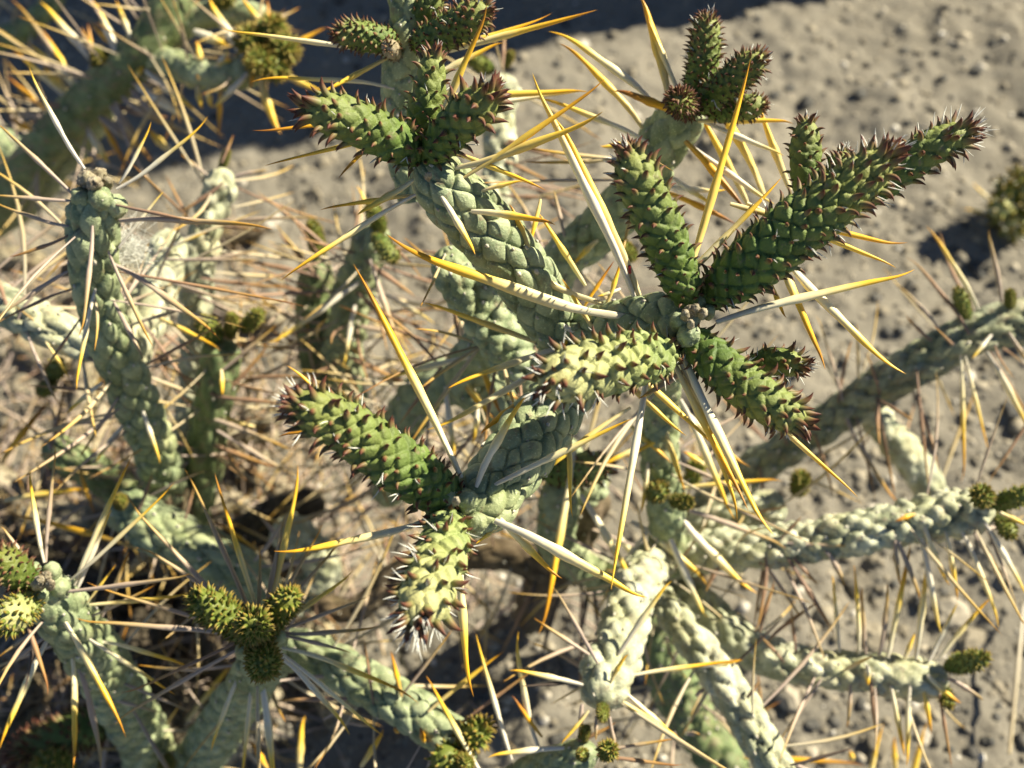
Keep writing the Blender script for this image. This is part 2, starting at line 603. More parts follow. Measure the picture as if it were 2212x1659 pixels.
# leaf: a small claw, unit length, starts along +z and bends to +x
def leaf_arrays(curl, rings=7, sides=6, fat=0.45):
    V, F, Cc = [], [], []
    x = z = 0.0
    ang = 0.0
    pts = [(0, 0, 0)]
    for i in range(1, rings):
        ang += curl / rings
        x += math.sin(ang) / (rings - 1)
        z += math.cos(ang) / (rings - 1)
        pts.append((x, z, ang))
    for i, (x, z, a) in enumerate(pts):
        t_ = i / (rings - 1)
        r = fat * 0.5 * (1 - t_) ** 0.8 * (0.95 + 0.35 * math.sin(t_ * math.pi)) + 0.010
        for k in range(sides):
            q = 2 * math.pi * k / sides
            V.append((x + math.cos(a) * math.cos(q) * r * 0.75, math.sin(q) * r, z - math.sin(a) * math.cos(q) * r * 0.75))
            Cc.append((0.5, t_, 0))
    for i in range(rings - 1):
        for k in range(sides):
            k2 = (k + 1) % sides
            F.append((i * sides + k, i * sides + k2, (i + 1) * sides + k2, (i + 1) * sides + k))
    return np.array(V), np.array(F), np.array(Cc)


LEAF_V = [leaf_arrays(c) for c in (0.7, 1.2, 1.6, 0.2)]
LEAF_ME = {}


def leaf_me(variant, mat):
    k = (variant, mat.name)
    if k not in LEAF_ME:
        V, F, Cc = LEAF_V[variant]
        LEAF_ME[k] = mesh_from('leaf', V, F, mat, Cc)
    return LEAF_ME[k]


def lift(pts, dz):
    return [(x, y, d - dz, r) for x, y, d, r in pts]


class Plant:
    def __init__(self, name, label, cat, base, group=None):
        self.root = bpy.data.objects.new(name, None)
        COL.objects.link(self.root)
        self.root.location = base
        self.root.empty_display_size = 0.01
        self.base = Vector(base)
        tag(self.root, label, cat, group)
        self.stems = {}
        self.leaves = []      # (shoot object, matrix, variant, mat, size seen)

    def stem(self, key, pts, mat, name='stem', rand=0, rstyle='p', rlen=(0.016, 0.032), wool=True, label=None, knob=False, **kw):
        kw.setdefault('seed', len(self.stems) * 3 + 1)
        st = Stem(pts, **kw)
        me = mesh_from(name, st.V - np.array(self.base), st.F, mat, st.col)
        o = add(name, me, self.root)
        if label:
            o['label'] = label
        self.stems[key] = (st, o, pts)
        st.obj = o
        if rand:
            cs = [c_ for c_ in st.cells() if 0.04 < c_[0] / st.L < 0.97]
            pick = [cs[q] for q in RNG.randint(0, len(cs), int(rand * 1.15))]
            items = ([], [])
            for q, (p, nn, T, n) in enumerate(zip(*st.frames([c_[0] for c_ in pick], [c_[1] for c_ in pick]))):
                d = n + T * RNG.uniform(-0.45, 0.7) + RNG.normal(0, 0.25, 3)
                d /= np.linalg.norm(d)
                L = RNG.uniform(*rlen)
                items[q % 2].append((p - d * 0.0006, p + d * L, RNG.uniform(0.0005, 0.0010)))
            joined_spines('fine_spines', items[0], SPINE_M[rstyle], o, self.base)
            joined_spines('fine_spines', items[1], SPINE_M['s'], o, self.base)
        if wool:
            self.wool(st, o, 0.11, 0.5)
        return st

    def wool(self, st, o, size, share):
        """pale woolly areole at the upper corner of each tubercle"""
        Vs, Fs, n = [], [], 0
        ico = np.array([(0, 0, 1), (0.9, 0, 0.25), (0.28, 0.85, 0.25), (-0.72, 0.53, 0.25), (-0.72, -0.53, 0.25), (0.28, -0.85, 0.25), (0, 0, -0.4)])
        fc = np.array([(0, 1, 2), (0, 2, 3), (0, 3, 4), (0, 4, 5), (0, 5, 1), (6, 2, 1), (6, 3, 2), (6, 4, 3), (6, 5, 4), (6, 1, 5)])
        cs = [c_ for c_ in st.cells() if RNG.rand() <= share]
        if not cs:
            return
        FP, FN, FT, _ = st.frames([c_[0] for c_ in cs], [c_[1] for c_ in cs])
        for p, nn, T in zip(FP, FN, FT):
            r = st.Rm * size * RNG.uniform(0.6, 1.2)
            a = T - nn * T.dot(nn)
            a /= np.linalg.norm(a) + 1e-9
            b_ = np.cross(nn, a)
            X = ico * RNG.uniform(0.75, 1.25, (7, 1))
            Vs.append(p + r * (X[:, 0:1] * a * 1.3 + X[:, 1:2] * b_ * 0.8 + X[:, 2:3] * nn * 0.6) - np.array(self.base))
            Fs.append(fc + n)
            n += 7
        if Vs:
            w = add('areole_wool', mesh_from('areole_wool', np.vstack(Vs), np.vstack(Fs), M_WOOL), o)
            w['kind'] = 'stuff'

    def shoot(self, pts, mat=None, name='young_shoot', cols=8, leaf=1.0, lmat=None, bristle=0.3, bl=1.0, relief=0.17, aspect=1.0, label=None, wool=0.8, **kw):
        mat = mat or M_SHOOT
        lmat = lmat or M_LEAF
        kw.setdefault('seed', 200 + len(self.stems) * 5)
        kw.setdefault('size', 0.81)
        st = Stem(pts, cols=cols, relief=relief, style='scale', aspect=aspect * 1.12, blunt=1.25, taper=True, **kw)
        me = mesh_from(name, st.V - np.array(self.base), st.F, mat, st.col)
        o = add(name, me, self.root)
        if label:
            o['label'] = label
        self.stems['shoot%d' % len(self.stems)] = (st, o, pts)
        br = []
        dm = pts[0][2]
        cells = st.cells()
        # a crowded tuft of leaves closes the tip
        for k in range(12):
            cells.append((st.L * (0.985 + 0.012 * RNG.rand()) if k % 2 else st.L - st.Rm * RNG.uniform(0.1, 0.5), RNG.uniform(0, 2 * math.pi)))
        FR = st.frames([c_[0] for c_ in cells], [c_[1] for c_ in cells])
        for (s, phi), p, nn, T, n in zip(cells, *FR):
            tip = min(1.0, max(0.0, (s / st.L - 0.55) / 0.45))
            L = st.Rm * leaf * RNG.uniform(0.48, 0.90) * (0.72 + 0.22 * min(1.0, s / st.L * 1.6) + 0.30 * tip)
            d = nn * (0.62 - 0.05 * tip) + T * (0.80 + 0.20 * tip) + RNG.normal(0, 0.17, 3)
            d /= np.linalg.norm(d)
            out = n - d * n.dot(d)
            if np.linalg.norm(out) < 0.15:
                out = np.cross(d, (0.3, 0.5, 0.9))
            out /= np.linalg.norm(out)
            side = np.cross(d, out)
            M = np.eye(4)
            M[:3, 0], M[:3, 1], M[:3, 2] = out * L, side * L, d * L
            M[:3, 3] = p - d * L * 0.14 - np.array(self.base)
            var = (0, 1, 1, 2)[RNG.randint(4)] if tip < 0.8 else (0, 3, 0, 1)[RNG.randint(4)]
            face = nn.dot(np.array(C_B)) > -0.35
            self.leaves.append((o, M, var, lmat, L / dm * (1 if face else 0.2)))
            if RNG.rand() < bristle * (0.35 + 0.9 * tip):
                for _ in range(RNG.randint(1, 3)):
                    bd = nn * 1.0 + T * 0.35 + RNG.normal(0, 0.28, 3)
                    bd /= np.linalg.norm(bd)
                    q = p + T * L * 0.28
                    br.append((q, q + bd * st.Rm * RNG.uniform(0.35, 0.85) * bl, px(2.6, dm)))
        if br:
            joined_spines('white_bristles', br, M_BRISTLE, o, self.base)
        if wool:
            self.wool(st, o, 0.085, wool)
        return st

        hairs = []
        for p0, w in tufts:
            for _ in range(14):
                v = RNG.normal(0, 1, 3)
                v /= np.linalg.norm(v)
                q = np.array(p0) + v * w * 0.25
                hairs.append((q, q + v * w * RNG.uniform(0.5, 1.1), w * 0.28))
        joined_spines('areole_tufts', hairs, M_WOOL, o, self.base)

    def finish_leaves(self, n_single):
        """the leaves that show largest stay single, the rest join per shoot"""
        order = sorted(range(len(self.leaves)), key=lambda i: -self.leaves[i][4])
        single = set(order[:n_single])
        rest = {}
        for i, (o, M, var, lm, _) in enumerate(self.leaves):
            if i in single:
                l = bpy.data.objects.new('leaf', leaf_me(var, lm))
                COL.objects.link(l)
                l.parent = o
                l.matrix_local = Matrix(M.tolist())
            else:
                rest.setdefault(o.name, []).append((o, M, var, lm))
        for items in rest.values():
            Vs, Fs, Cs, n = [], [], [], 0
            for o, M, var, lm in items:
                V, F, Cc = LEAF_V[var]
                X = V @ M[:3, :3].T + M[:3, 3]
                c = Cc.copy()
                c[:, 0] = RNG.rand()
                Vs.append(X); Fs.append(F + n); Cs.append(c)
                n += len(X)
            lo = add('leaf_rows', mesh_from('leaf_rows', np.vstack(Vs), np.vstack(Fs), items[0][3], np.vstack(Cs)), items[0][0])
            lo['kind'] = 'stuff'

    def spines(self, key, rows, default='g', lean=0.12):
        """rows: (base x, base y, tip x, tip y, width px[, style[, lean]]), on stem `key`"""
        st, o, pts = self.stems[key]
        tufts = []
        cl = catmull(np.array(pts, dtype=float), 120)
        for row in rows:
            bx, by, tx, ty, w = row[:5]
            sty = row[5] if len(row) > 5 else default
            ln = row[6] if len(row) > 6 else lean + random.uniform(-0.12, 0.12)
            # run the base back along its own line until it meets the stem
            dx, dy = bx - tx, by - ty
            l2 = math.hypot(dx, dy)
            dx, dy = dx / l2, dy / l2
            best = None
            for ext in range(-10, 130, 4):
                qx, qy = bx + dx * ext, by + dy * ext
                dd = np.hypot(cl[:, 0] - qx, cl[:, 1] - qy)
                k = int(np.argmin(dd))
                off = dd[k] / cl[k, 3]
                if ext >= 0 and off < 0.9:
                    best = (qx, qy, k, off)
                    break
                if best is None or off < best[3]:
                    best = (qx, qy, k, off)
            qx, qy, k, off = best
            off = min(off, 1.0)
            r = px(cl[k, 3], cl[k, 2]) * 100
            db = cl[k, 2] - r * math.sqrt(max(0.0, 1 - off * off)) * 0.92
            p0 = at(qx, qy, db)
            ln_cm = math.hypot(tx - qx, ty - qy) / 2212 * db * K
            dt = db - ln_cm * ln
            p1 = at(tx, ty, max(9.0, dt))
            tufts.append((p0, px(w, db)))
            place_spine(o, self.base, p0, p1, px(w * 1.32, (db + dt) / 2), sty, seed=random.randint(0, 99))


# ------------------------------------------------------------------ ground
def graded(lo, hi, fine_lo, fine_hi, step, grow=1.25):
    v = list(np.arange(fine_lo, fine_hi + step / 2, step))
    d = step
    while v[-1] < hi:
        d *= grow
        v.append(v[-1] + d)
    d = step
    while v[0] > lo:
        d *= grow
        v.insert(0, v[0] - d)
    return np.array(v)


def ground_h(x, y):
    h = 0.010 * (vnoise(x * 9 + 3, y * 9 + 8, 1) - 0.5)
    h = h + 0.006 * (vnoise(x * 32, y * 32, 2) - 0.5)
    h = h + 0.0028 * (vnoise(x * 95, y * 95, 3) - 0.5)
    h = h + 0.0022 * (vnoise(x * 230, y * 230, 4) - 0.5) ** 1
    return h


gx = graded(-60, 60, -0.30, 0.30, 0.0017)
gy = graded(-60, 60, -0.16, 0.34, 0.0017)
GX, GY = np.meshgrid(gx, gy, indexing='ij')
GZ = ground_h(GX, GY)
nx, ny = GX.shape
i = np.arange(nx - 1)[:, None] * ny
j = np.arange(ny - 1)[None]
GF = np.stack([i + j, i + ny + j, i + ny + j + 1, i + j + 1], -1).reshape(-1, 4)
m, t, b = new_mat('tan_sandy_soil')
n_big, n_mid, n_fine = noise(t, 14, 4), noise(t, 120, 4, 0.6), noise(t, 620, 3, 0.7)
c = ramp(t, n_big, [(0.3, (0.160, 0.148, 0.122)), (0.7, (0.240, 0.220, 0.182))])
c = mix(t, ramp(t, n_mid, [(0.35, (0, 0, 0)), (0.65, (0.8,) * 3)]), c, (0.186, 0.169, 0.137))
c = mix(t, ramp(t, n_fine, [(0.56, (0, 0, 0)), (0.68, (0.75,) * 3)]), c, (0.095, 0.085, 0.070))
n_f2 = noise(t, 540, 2, 0.7)
c = mix(t, ramp(t, n_f2, [(0.62, (0, 0, 0)), (0.72, (0.8,) * 3)]), c, (0.40, 0.35, 0.27))
t.links.new(c, b.inputs['Base Color'])
b.inputs['Roughness'].default_value = 0.95
b.inputs['Specular IOR Level'].default_value = 0.15
bump(t, b, n_fine, 0.6, 0.0012)
g = add('ground', mesh_from('ground', np.stack([GX, GY, GZ], -1).reshape(-1, 3), GF, m))
g['kind'] = 'structure'

# ------------------------------------------------------------------ gravel and pebbles
def ico_arrays(sub):
    import bmesh
    bm = bmesh.new()
    bmesh.ops.create_icosphere(bm, subdivisions=sub, radius=1)
    V = np.array([v.co[:] for v in bm.verts])
    F = np.array([[v.index for v in f.verts] for f in bm.faces])
    bm.free()
    return V, F


def stone_mat(name, stops):
    m, t, b = new_mat(name)
    s = tint(t)
    c = ramp(t, s[0], stops)
    c = mix(t, ramp(t, noise(t, 500, 4), [(0.4, (0, 0, 0)), (0.65, (0.5,) * 3)]), c, mix(t, 1.0, c, (0.6, 0.58, 0.55), 'MULTIPLY'))
    t.links.new(c, b.inputs['Base Color'])
    b.inputs['Roughness'].default_value = 0.8
    return m


M_STONE = stone_mat('mixed_stone', [(0.0, (0.045, 0.045, 0.042)), (0.22, (0.09, 0.085, 0.075)), (0.45, (0.19, 0.165, 0.12)), (0.75, (0.28, 0.245, 0.18)), (0.93, (0.36, 0.32, 0.25)), (1.0, (0.58, 0.55, 0.49))])
I1, I2 = ico_arrays(1), ico_arrays(2)


def rock(V, r, seed, rough=0.35):
    rs = np.random.RandomState(seed)
    k = 1 + rough * (vnoise(V[:, 0] * 1.6 + seed, V[:, 1] * 1.6 + V[:, 2] * 1.1, seed) - 0.5) * 2 + 0.5 * rough * (vnoise(V[:, 0] * 3.6 + seed, V[:, 2] * 3.6 + V[:, 1] * 2.1, seed + 5) - 0.5)
    X = V * k[:, None] * rs.uniform(0.75, 1.25, 3) * np.array([1, 1, 0.7])
    a = rs.uniform(0, 6.28)
    X = np.stack([X[:, 0] * math.cos(a) - X[:, 1] * math.sin(a), X[:, 0] * math.sin(a) + X[:, 1] * math.cos(a), X[:, 2]], 1)
    return X * r


def gravel(n, rlo, rhi, ico, seed, name):
    rs = np.random.RandomState(seed)
    Vs, Fs, Cs = [], [], []
    cnt = 0
    for q in range(n):
        fx, fy = rs.uniform(-200, 2412), rs.uniform(-150, 1800)
        p = ground_at(fx, fy)
        r = rlo * (rhi / rlo) ** (rs.rand() ** 1.9)
        X = rock(ico[0], r, int(rs.randint(9999)), 0.4)
        z = float(ground_h(np.array([p.x]), np.array([p.y]))[0])
        X = X + np.array([p.x, p.y, z + r * rs.uniform(-0.30, 0.15)])
        Vs.append(X); Fs.append(ico[1] + cnt)
        Cs.append(np.full((len(X), 3), 0.0) + rs.rand())
        cnt += len(X)
    o = add(name, mesh_from(name, np.vstack(Vs), np.vstack(Fs), M_STONE, np.vstack(Cs)))
    o['kind'] = 'stuff'
    tag(o, 'fine tan and grey gravel scattered all over the sandy soil', 'gravel')


gravel(9000, 0.0006, 0.0026, I1, 5, 'gravel')

# larger stones one can tell apart: (x, y, radius px, colour 0..1, words)
PEB = [
    (2290 / 3 + 500, 90, 20, 0.99, 'small bright white pebble above the long crossing spines'),
    (2035, 78, 14, 1.0, 'tiny bright white pebble alone on the bare soil near the top right'),
    (1915, 190, 12, 0.97, 'tiny pale pebble on bare soil left of the topmost small cactus shadow'),
    (1960, 150, 17, 0.05, 'dark grey pebble on the bare soil below the tiny white pebble'),
    (1745, 210, 22, 0.02, 'black oblong pebble above the upright shoot on the right'),
    (1860, 205, 22, 0.05, 'dark pebble with a long shadow on the bare soil at right'),
    (1675, 200, 18, 0.1, 'grey pebble half hidden beside the crossing gold spines'),
    (1710, 182, 15, 0.08, 'small dark pebble left of the black oblong pebble'),
    (2100, 165, 20, 0.1, 'dark grey pebble in the upper right stretch of soil'),
    (1900, 440, 14, 0.9, 'pale pebble between the forked shoot and the small far cactus'),
    (2110, 600, 30, 0.04, 'black stone above the right hand blurred stem'),
    (2050, 560, 22, 0.1, 'dark stone beside the thin upright spines at right'),
    (1950, 590, 16, 0.6, 'tan pebble under the tip of the long straight gold spine'),
    (2170, 900, 26, 0.1, 'dark grey stone under the blurred stem at the right edge'),
    (2130, 930, 14, 0.95, 'small white pebble beside the dark stone at the right edge'),
    (1890, 1040, 26, 0.08, 'dark stone in the fork of the short pale side branch'),
    (2180, 1010, 22, 0.3, 'brown stone right of the bare stem fork'),
    (1735, 690, 14, 0.92, 'pale pebble under the hooked gold spine at right'),
    (1370, 1300 - 400, 10, 0.8, 'small tan pebble glimpsed between crossing spines'),
    (2060, 1320, 60, 0.93, 'large rounded pale grey stone between the two right hand stems'),
    (1850, 1250, 46, 0.4, 'brown rounded stone between the two right hand stems'),
    (1880, 1370, 38, 0.7, 'broad tan stone just above the lower right stem'),
    (2170, 1240, 48, 0.75, 'tan stone at the right edge below the upper stem'),
    (1990, 1300, 30, 0.15, 'dark stone beside the large pale grey stone'),
    (2110, 1480 - 100, 40, 0.6, 'tan stone beyond the tip of the lower right stem'),
    (1710, 1510, 38, 0.9, 'pale stone below the lower right stem'),
    (1760, 1560, 26, 0.1, 'dark stone below the pale stone under the lower right stem'),
    (1900, 1600, 40, 0.5, 'brown stone in shade at the bottom right'),
    (2010, 1590, 20, 0.95, 'small white stone beside the shaded brown stone'),
    (1120, 1485, 16, 0.05, 'small black pebble in the open soil at the bottom'),
    (1215, 1455, 20, 0.05, 'black pebble right of the small black pebble at the bottom'),
    (1038, 1498, 22, 0.04, 'black stone at the foot of an upright pale spine'),
    (1057, 1540, 28, 0.05, 'dark stone behind the tallest pale spine at the bottom'),
    (1090, 1530, 18, 0.95, 'white pebble beside the dark stone at the bottom'),
    (1210, 1590, 26, 0.1, 'dark stone right of the bottom blurred stem'),
    (935, 1425, 9, 1.0, 'tiny white pebble below the lowest shoot'),
    (1170, 1280, 20, 0.6, 'tan pebble on soil between the hanging gold spines'),
    (990, 1320, 22, 0.7, 'tan pebble right of the lowest shoot'),
    (495, 1625, 24, 0.9, 'pale stone at the bottom between two spines'),
    (700, 1580, 24, 0.5, 'brown stone at the bottom beneath the pale spines'),
    (620, 850, 24, 0.95, 'pale stone behind the left tip of the long shoot'),
    (590, 480, 22, 0.97, 'white pebble right of the flat cut beaded stem'),
    (620, 430, 16, 0.9, 'small pale pebble above the long gold tipped spine'),
    (640, 360, 18, 0.1, 'dark pebble left of the topmost side shoot'),
    (700, 350, 18, 0.6, 'tan pebble left of the topmost side shoot'),
    (320, 1010, 30, 0.9, 'pale stone between the two left trunks'),
    (330, 870, 26, 0.85, 'pale stone left of the flat topped stem'),
    (160, 880, 30, 0.8, 'pale stone below the thick left branch'),
    (50, 850, 34, 0.6, 'brown stone below the left branch near the edge'),
    (210, 860, 22, 0.95, 'small pale stone beside the left trunk'),
]
for k, (x, y, r, c, words) in enumerate(PEB):
    p = ground_at(x, y)
    d = -(p - CAM).dot(C_B) * 100
    R = px(r, d) * 0.66
    X = rock(I2[0], R, 400 + k, 0.62)
    X[:, 2] *= 0.75
    z = float(ground_h(np.array([p.x]), np.array([p.y]))[0])
    name = 'stone' if r > 28 else 'pebble'
    o = add(name, mesh_from(name, X, I2[1], M_STONE, np.full((len(X), 3), c), smooth=False), None, (p.x, p.y, z + R * 0.30))
    tag(o, words, name, 'loose stones on the soil')

# ------------------------------------------------------------------ unseen rocks added past the frame to cast shade on the soil
def unseen_shade_rock(name, loc, size, seed, words, lean=0.0):
    V, F = ico_arrays(5)
    X = V.copy()
    hz = np.sqrt(np.clip(1 - V[:, 2] ** 6, 0.02, 1)) / np.sqrt(np.clip(1 - V[:, 2] ** 2, 0.02, 1))
    X[:, :2] *= hz[:, None]
    X *= (1 + 0.22 * (vnoise(V[:, 0] * 1.7 + seed, V[:, 1] * 1.7 + V[:, 2] * 1.3, seed) - 0.5) * 2
          + 0.10 * (vnoise(V[:, 0] * 5 + seed, V[:, 1] * 5 + V[:, 2] * 4, seed + 1) - 0.5) * 2
          + 0.03 * (vnoise(V[:, 0] * 16 + seed, V[:, 1] * 16 + V[:, 2] * 11, seed + 2) - 0.5) * 2)[:, None]
    X *= np.array(size)
    X[:, 1] -= X[:, 2] * lean
    o = add(name, mesh_from(name, X, F, M_STONE_BIG), None, loc)
    tag(o, words, 'unseen_shade_rock')
    return o


m, t, b = new_mat('weathered_rock')
t.links.new(ramp(t, noise(t, 18, 6, 0.65), [(0.3, (0.16, 0.13, 0.10)), (0.55, (0.30, 0.24, 0.18)), (0.75, (0.40, 0.33, 0.26))]), b.inputs['Base Color'])
b.inputs['Roughness'].default_value = 0.9
bump(t, b, noise(t, 90, 5, 0.7), 0.6, 0.004)
M_STONE_BIG = m


def occluder(x, y, h):
    """point at height h whose sun shadow falls where (x, y) of the frame meets the soil"""
    p = ground_at(x, y)
    return p + SUN * (h / SUN.z)


unseen_shade_rock('unseen_shade_rock', (0.285, 0.510, 0.12), (0.150, 0.150, 0.40), 3, 'tall unseen rock added to shade the soil at the upper left', lean=0.16)
unseen_shade_rock('unseen_shade_rock', (0.155, 0.275, 0.02), (0.060, 0.052, 0.085), 8, 'low unseen rock added to shade the soil at the top middle')

# ------------------------------------------------------------------ the central cholla
P = Plant('cholla_cactus', 'branching pencil cholla in the middle with fat green shoots and long gold tipped spines', 'cactus', ground_at(1150, 1330))
bx, by, _ = to_px(P.base)
# trunk and low woody branches
P.stem('trunk', [(1150, 1330, 29.5, 48), (1175, 1270, 27, 48), (1230, 1180, 24.5, 50), (1280, 1060, 22.5, 52)], M_WOOD, 'woody_trunk', style='furrow', relief=0.2, aspect=2.2, cap0=False, label='brown woody lower trunk')
P.stem('wood', [(640, 1270, 27.5, 28), (760, 1320, 27, 30), (880, 1230, 26.6, 33), (1060, 1195, 26, 38), (1200, 1225, 25.5, 40), (1400, 1245, 25, 36), (1530, 1250, 24, 36)], M_WOOD, 'woody_branch', style='furrow', relief=0.22, aspect=2.2, rand=30, rstyle='b', label='brown woody low branch')
# middle distance stems
P.stem('s9', [(1280, 1060, 22.5, 50), (1180, 960, 21.5, 55), (1080, 880, 21, 58), (1010, 810, 20.6, 58), (1060, 740, 19.5, 54), (1150, 700, 18.6, 52)], M_OLD, rand=26, rstyle='b', relief=0.16)
P.stem('s9b', [(1180, 960, 22, 46), (1050, 850, 22, 54), (940, 830, 22.5, 56), (880, 900, 23.5, 52), (850, 980, 25, 46), (840, 1080, 27, 40)], M_OLD, rand=40, rstyle='p', style='plate', relief=0.18)
P.stem('s8a', [(860, 1040, 26.5, 42), (740, 900, 26, 42), (690, 780, 25.5, 44), (680, 660, 25, 44), (690, 560, 24.5, 38)], M_DIM, rand=46, rstyle='p')
P.stem('s8b', [(760, 900, 26, 40), (740, 780, 25, 44), (760, 650, 24, 44), (790, 550, 23, 42), (815, 480, 22.5, 38)], M_OLD, rand=46, rstyle='b', style='bead', relief=0.3)
P.stem('s6', [(1060, 700, 24, 34), (1050, 560, 24, 34), (1060, 460, 24, 35), (1078, 350, 24, 36), (1078, 250, 24, 38), (1088, 160, 24, 40)], M_PALE, style='bead', relief=0.34, aspect=1.1, cols=6, rand=26, rstyle='b')
P.stem('s19', [(1290, 1250, 25, 40), (1420, 1230, 23, 44), (1440, 1120, 21.5, 46), (1425, 980, 20.5, 46), (1430, 850, 19.5, 44), (1450, 760, 17.5, 44)], M_OLD, rand=16, rstyle='p')
P.stem('s17', [(1300, 1240, 25, 40), (1210, 1190, 23, 44), (1205, 1110, 22, 48), (1215, 1040, 21.4, 48)], M_OLD, rand=10, rstyle='p')
P.stem('s14', [(1440, 1200, 22.5, 40), (1400, 1220, 21.5, 46), (1365, 1300, 20.4, 52), (1335, 1400, 19.4, 58), (1305, 1480, 18.8, 60), (1292, 1530, 18.5, 54)], M_PALE, style='bead', relief=0.24, cols=8, rand=10, rstyle='p')
P.stem('s15', [(1400, 1260, 23, 30), (1440, 1310, 21.8, 38), (1500, 1390, 21, 43), (1570, 1480, 20.4, 46), (1630, 1580, 20, 46), (1700, 1700, 19.5, 46)], M_PALE, style='plate', relief=0.30, aspect=1.5, rand=10, rstyle='p', cols=7)
P.stem('s16', [(1400, 1270, 24.5, 45), (1430, 1400, 24.5, 52), (1470, 1510, 24.8, 54), (1530, 1600, 25, 54), (1590, 1700, 25, 52)], M_DIM, rand=16, rstyle='p', style='bead', relief=0.2)
P.stem('s13', [(1460, 1250, 23.5, 34), (1520, 1310, 22.5, 42), (1580, 1370, 22, 45), (1660, 1420, 21.6, 44), (1760, 1442, 21.4, 43), (1870, 1452, 21.2, 44), (1980, 1465, 21, 46), (2045, 1468, 21, 42)], M_PALE, style='bead', relief=0.24, cols=8, aspect=1.4, rand=10, rstyle='p')
P.stem('s12', [(1430, 1230, 23.5, 40), (1500, 1195, 22.5, 46), (1600, 1185, 22, 48), (1720, 1175, 21.6, 48), (1850, 1150, 21.2, 50), (1980, 1125, 21, 52), (2080, 1105, 20.8, 52), (2150, 1095, 20.6, 46)], M_PALE, style='bead', relief=0.26, cols=9, aspect=1.15, rand=12, rstyle='p')
P.stem('s12b', [(1450, 1200, 24, 36), (1550, 1120, 23.6, 40), (1640, 1100, 23.4, 42), (1700, 1110, 23.2, 36)], M_PALE, style='bead', relief=0.3, cols=8, rand=10, rstyle='b')
P.stem('s10', [(1480, 1130, 26, 36), (1620, 1020, 25, 42), (1740, 940, 24.4, 45), (1860, 862, 23.8, 48), (1960, 800, 23.2, 50), (2060, 740, 22.8, 52), (2160, 705, 22.6, 54), (2290, 690, 22.4, 54)], M_GREY, style='plate', relief=0.28, aspect=1.6, rand=24, rstyle='b')
P.stem('s11', [(1860, 870, 24.5, 30), (1910, 925, 25, 36), (1960, 985, 25.4, 38), (2000, 1040, 25.8, 38), (2020, 1090, 26.2, 32)], M_PALE, style='bead', relief=0.22, aspect=1.5, cols=7, rand=4, rstyle='b')
P.stem('s7', [(1170, 660, 20.5, 46), (1210, 570, 20, 52), (1290, 500, 19.6, 56), (1370, 420, 19, 60), (1425, 320, 18.2, 62), (1475, 245, 17.6, 58), (1500, 205, 17.3, 44)], M_OLD, rand=10, rstyle='p', relief=0.16, cols=8)
P.stem('s4', [(1150, 820, 19.2, 44), (1090, 745, 18.6, 50), (1040, 670, 18.2, 52), (990, 600, 17.9, 52), (955, 535, 17.8, 46)], M_OLD, style='bead', relief=0.26, cols=8, aspect=1.15, rand=4, rstyle='p')
P.stem('s5', [(900, 430, 18.5, 44), (875, 330, 18.2, 46), (868, 240, 17.8, 47), (868, 160, 17.3, 47), (880, 80, 16.9, 46), (880, 10, 16.7, 44), (865, -60, 16.5, 44)], M_OLD, relief=0.18, cols=7, aspect=1.3)
# the sharp stems
P.stem('s1', [(1250, 790, 17.5, 56), (1200, 700, 16.7, 66), (1140, 610, 16.1, 72), (1060, 510, 15.7, 76), (985, 430, 15.4, 74), (930, 370, 15.2, 66), (900, 340, 15.1, 48)], M_OLD, relief=0.15, cols=9, aspect=1.45, res=1.5)
P.stem('s2', [(1190, 800, 17.6, 54), (1250, 735, 16.7, 60), (1330, 702, 16.0, 62), (1410, 692, 15.4, 64), (1470, 690, 15.0, 62), (1510, 685, 14.8, 44)], M_OLD, relief=0.17, cols=8, aspect=1.2, res=1.5)
P.stem('s3', lift([(1270, 780, 17.6, 60), (1210, 860, 16.9, 72), (1150, 940, 16.2, 80), (1085, 1030, 15.6, 80), (1030, 1095, 15.2, 74), (985, 1120, 14.9, 52)], 0.6), M_OLD, relief=0.15, cols=9, aspect=1.25, res=1.5)
# rounded knobs on the hub
for x, y, d, r in [(1475, 650, 14.7, 18), (1512, 652, 14.7, 20), (1466, 694, 14.4, 20), (1530, 672, 14.6, 15), (1488, 722, 14.3, 27),
                   (968, 1078, 14.0, 24), (1008, 1080, 14.0, 26), (1030, 1125, 14.2, 28), (950, 400, 14.9, 30)]:
    P.stem('knob%d%d' % (x, y), [(x, y + r * 0.7, d + 0.50, r * 0.8), (x, y + r * .3, d + 0.25, r), (x + 1, y - r * .2, d + 0.05, r * 0.95), (x + 1, y - r * .5, d - 0.02, r * 0.7)], M_OLD, 'knob', relief=0.22, cols=7, style='scale', aspect=1.6, cap0=True, size=0.85)

# dry woolly scars between the knobs
for x, y, d, r in [(88, 1256, 16.9, 13), (100, 1246, 16.95, 11), (78, 1262, 16.95, 10), (108, 1262, 16.9, 10), (1490, 672, 14.25, 13), (1502, 668, 14.2, 11), (1480, 680, 14.1, 10), (1518, 676, 14.2, 10), (1492, 700, 13.95, 8), (985, 1082, 13.5, 8), (925, 380, 14.5, 8)]:
    P.stem('scar%d%d' % (x, y), [(x, y + r, d + 0.2, r * 0.7), (x, y, d, r), (x + 2, y - r * .8, d - 0.1, r * 0.6)], M_DEAD, 'dry_flower_scar', style='bead', relief=0.5, cols=8, aspect=0.9, cap0=True)

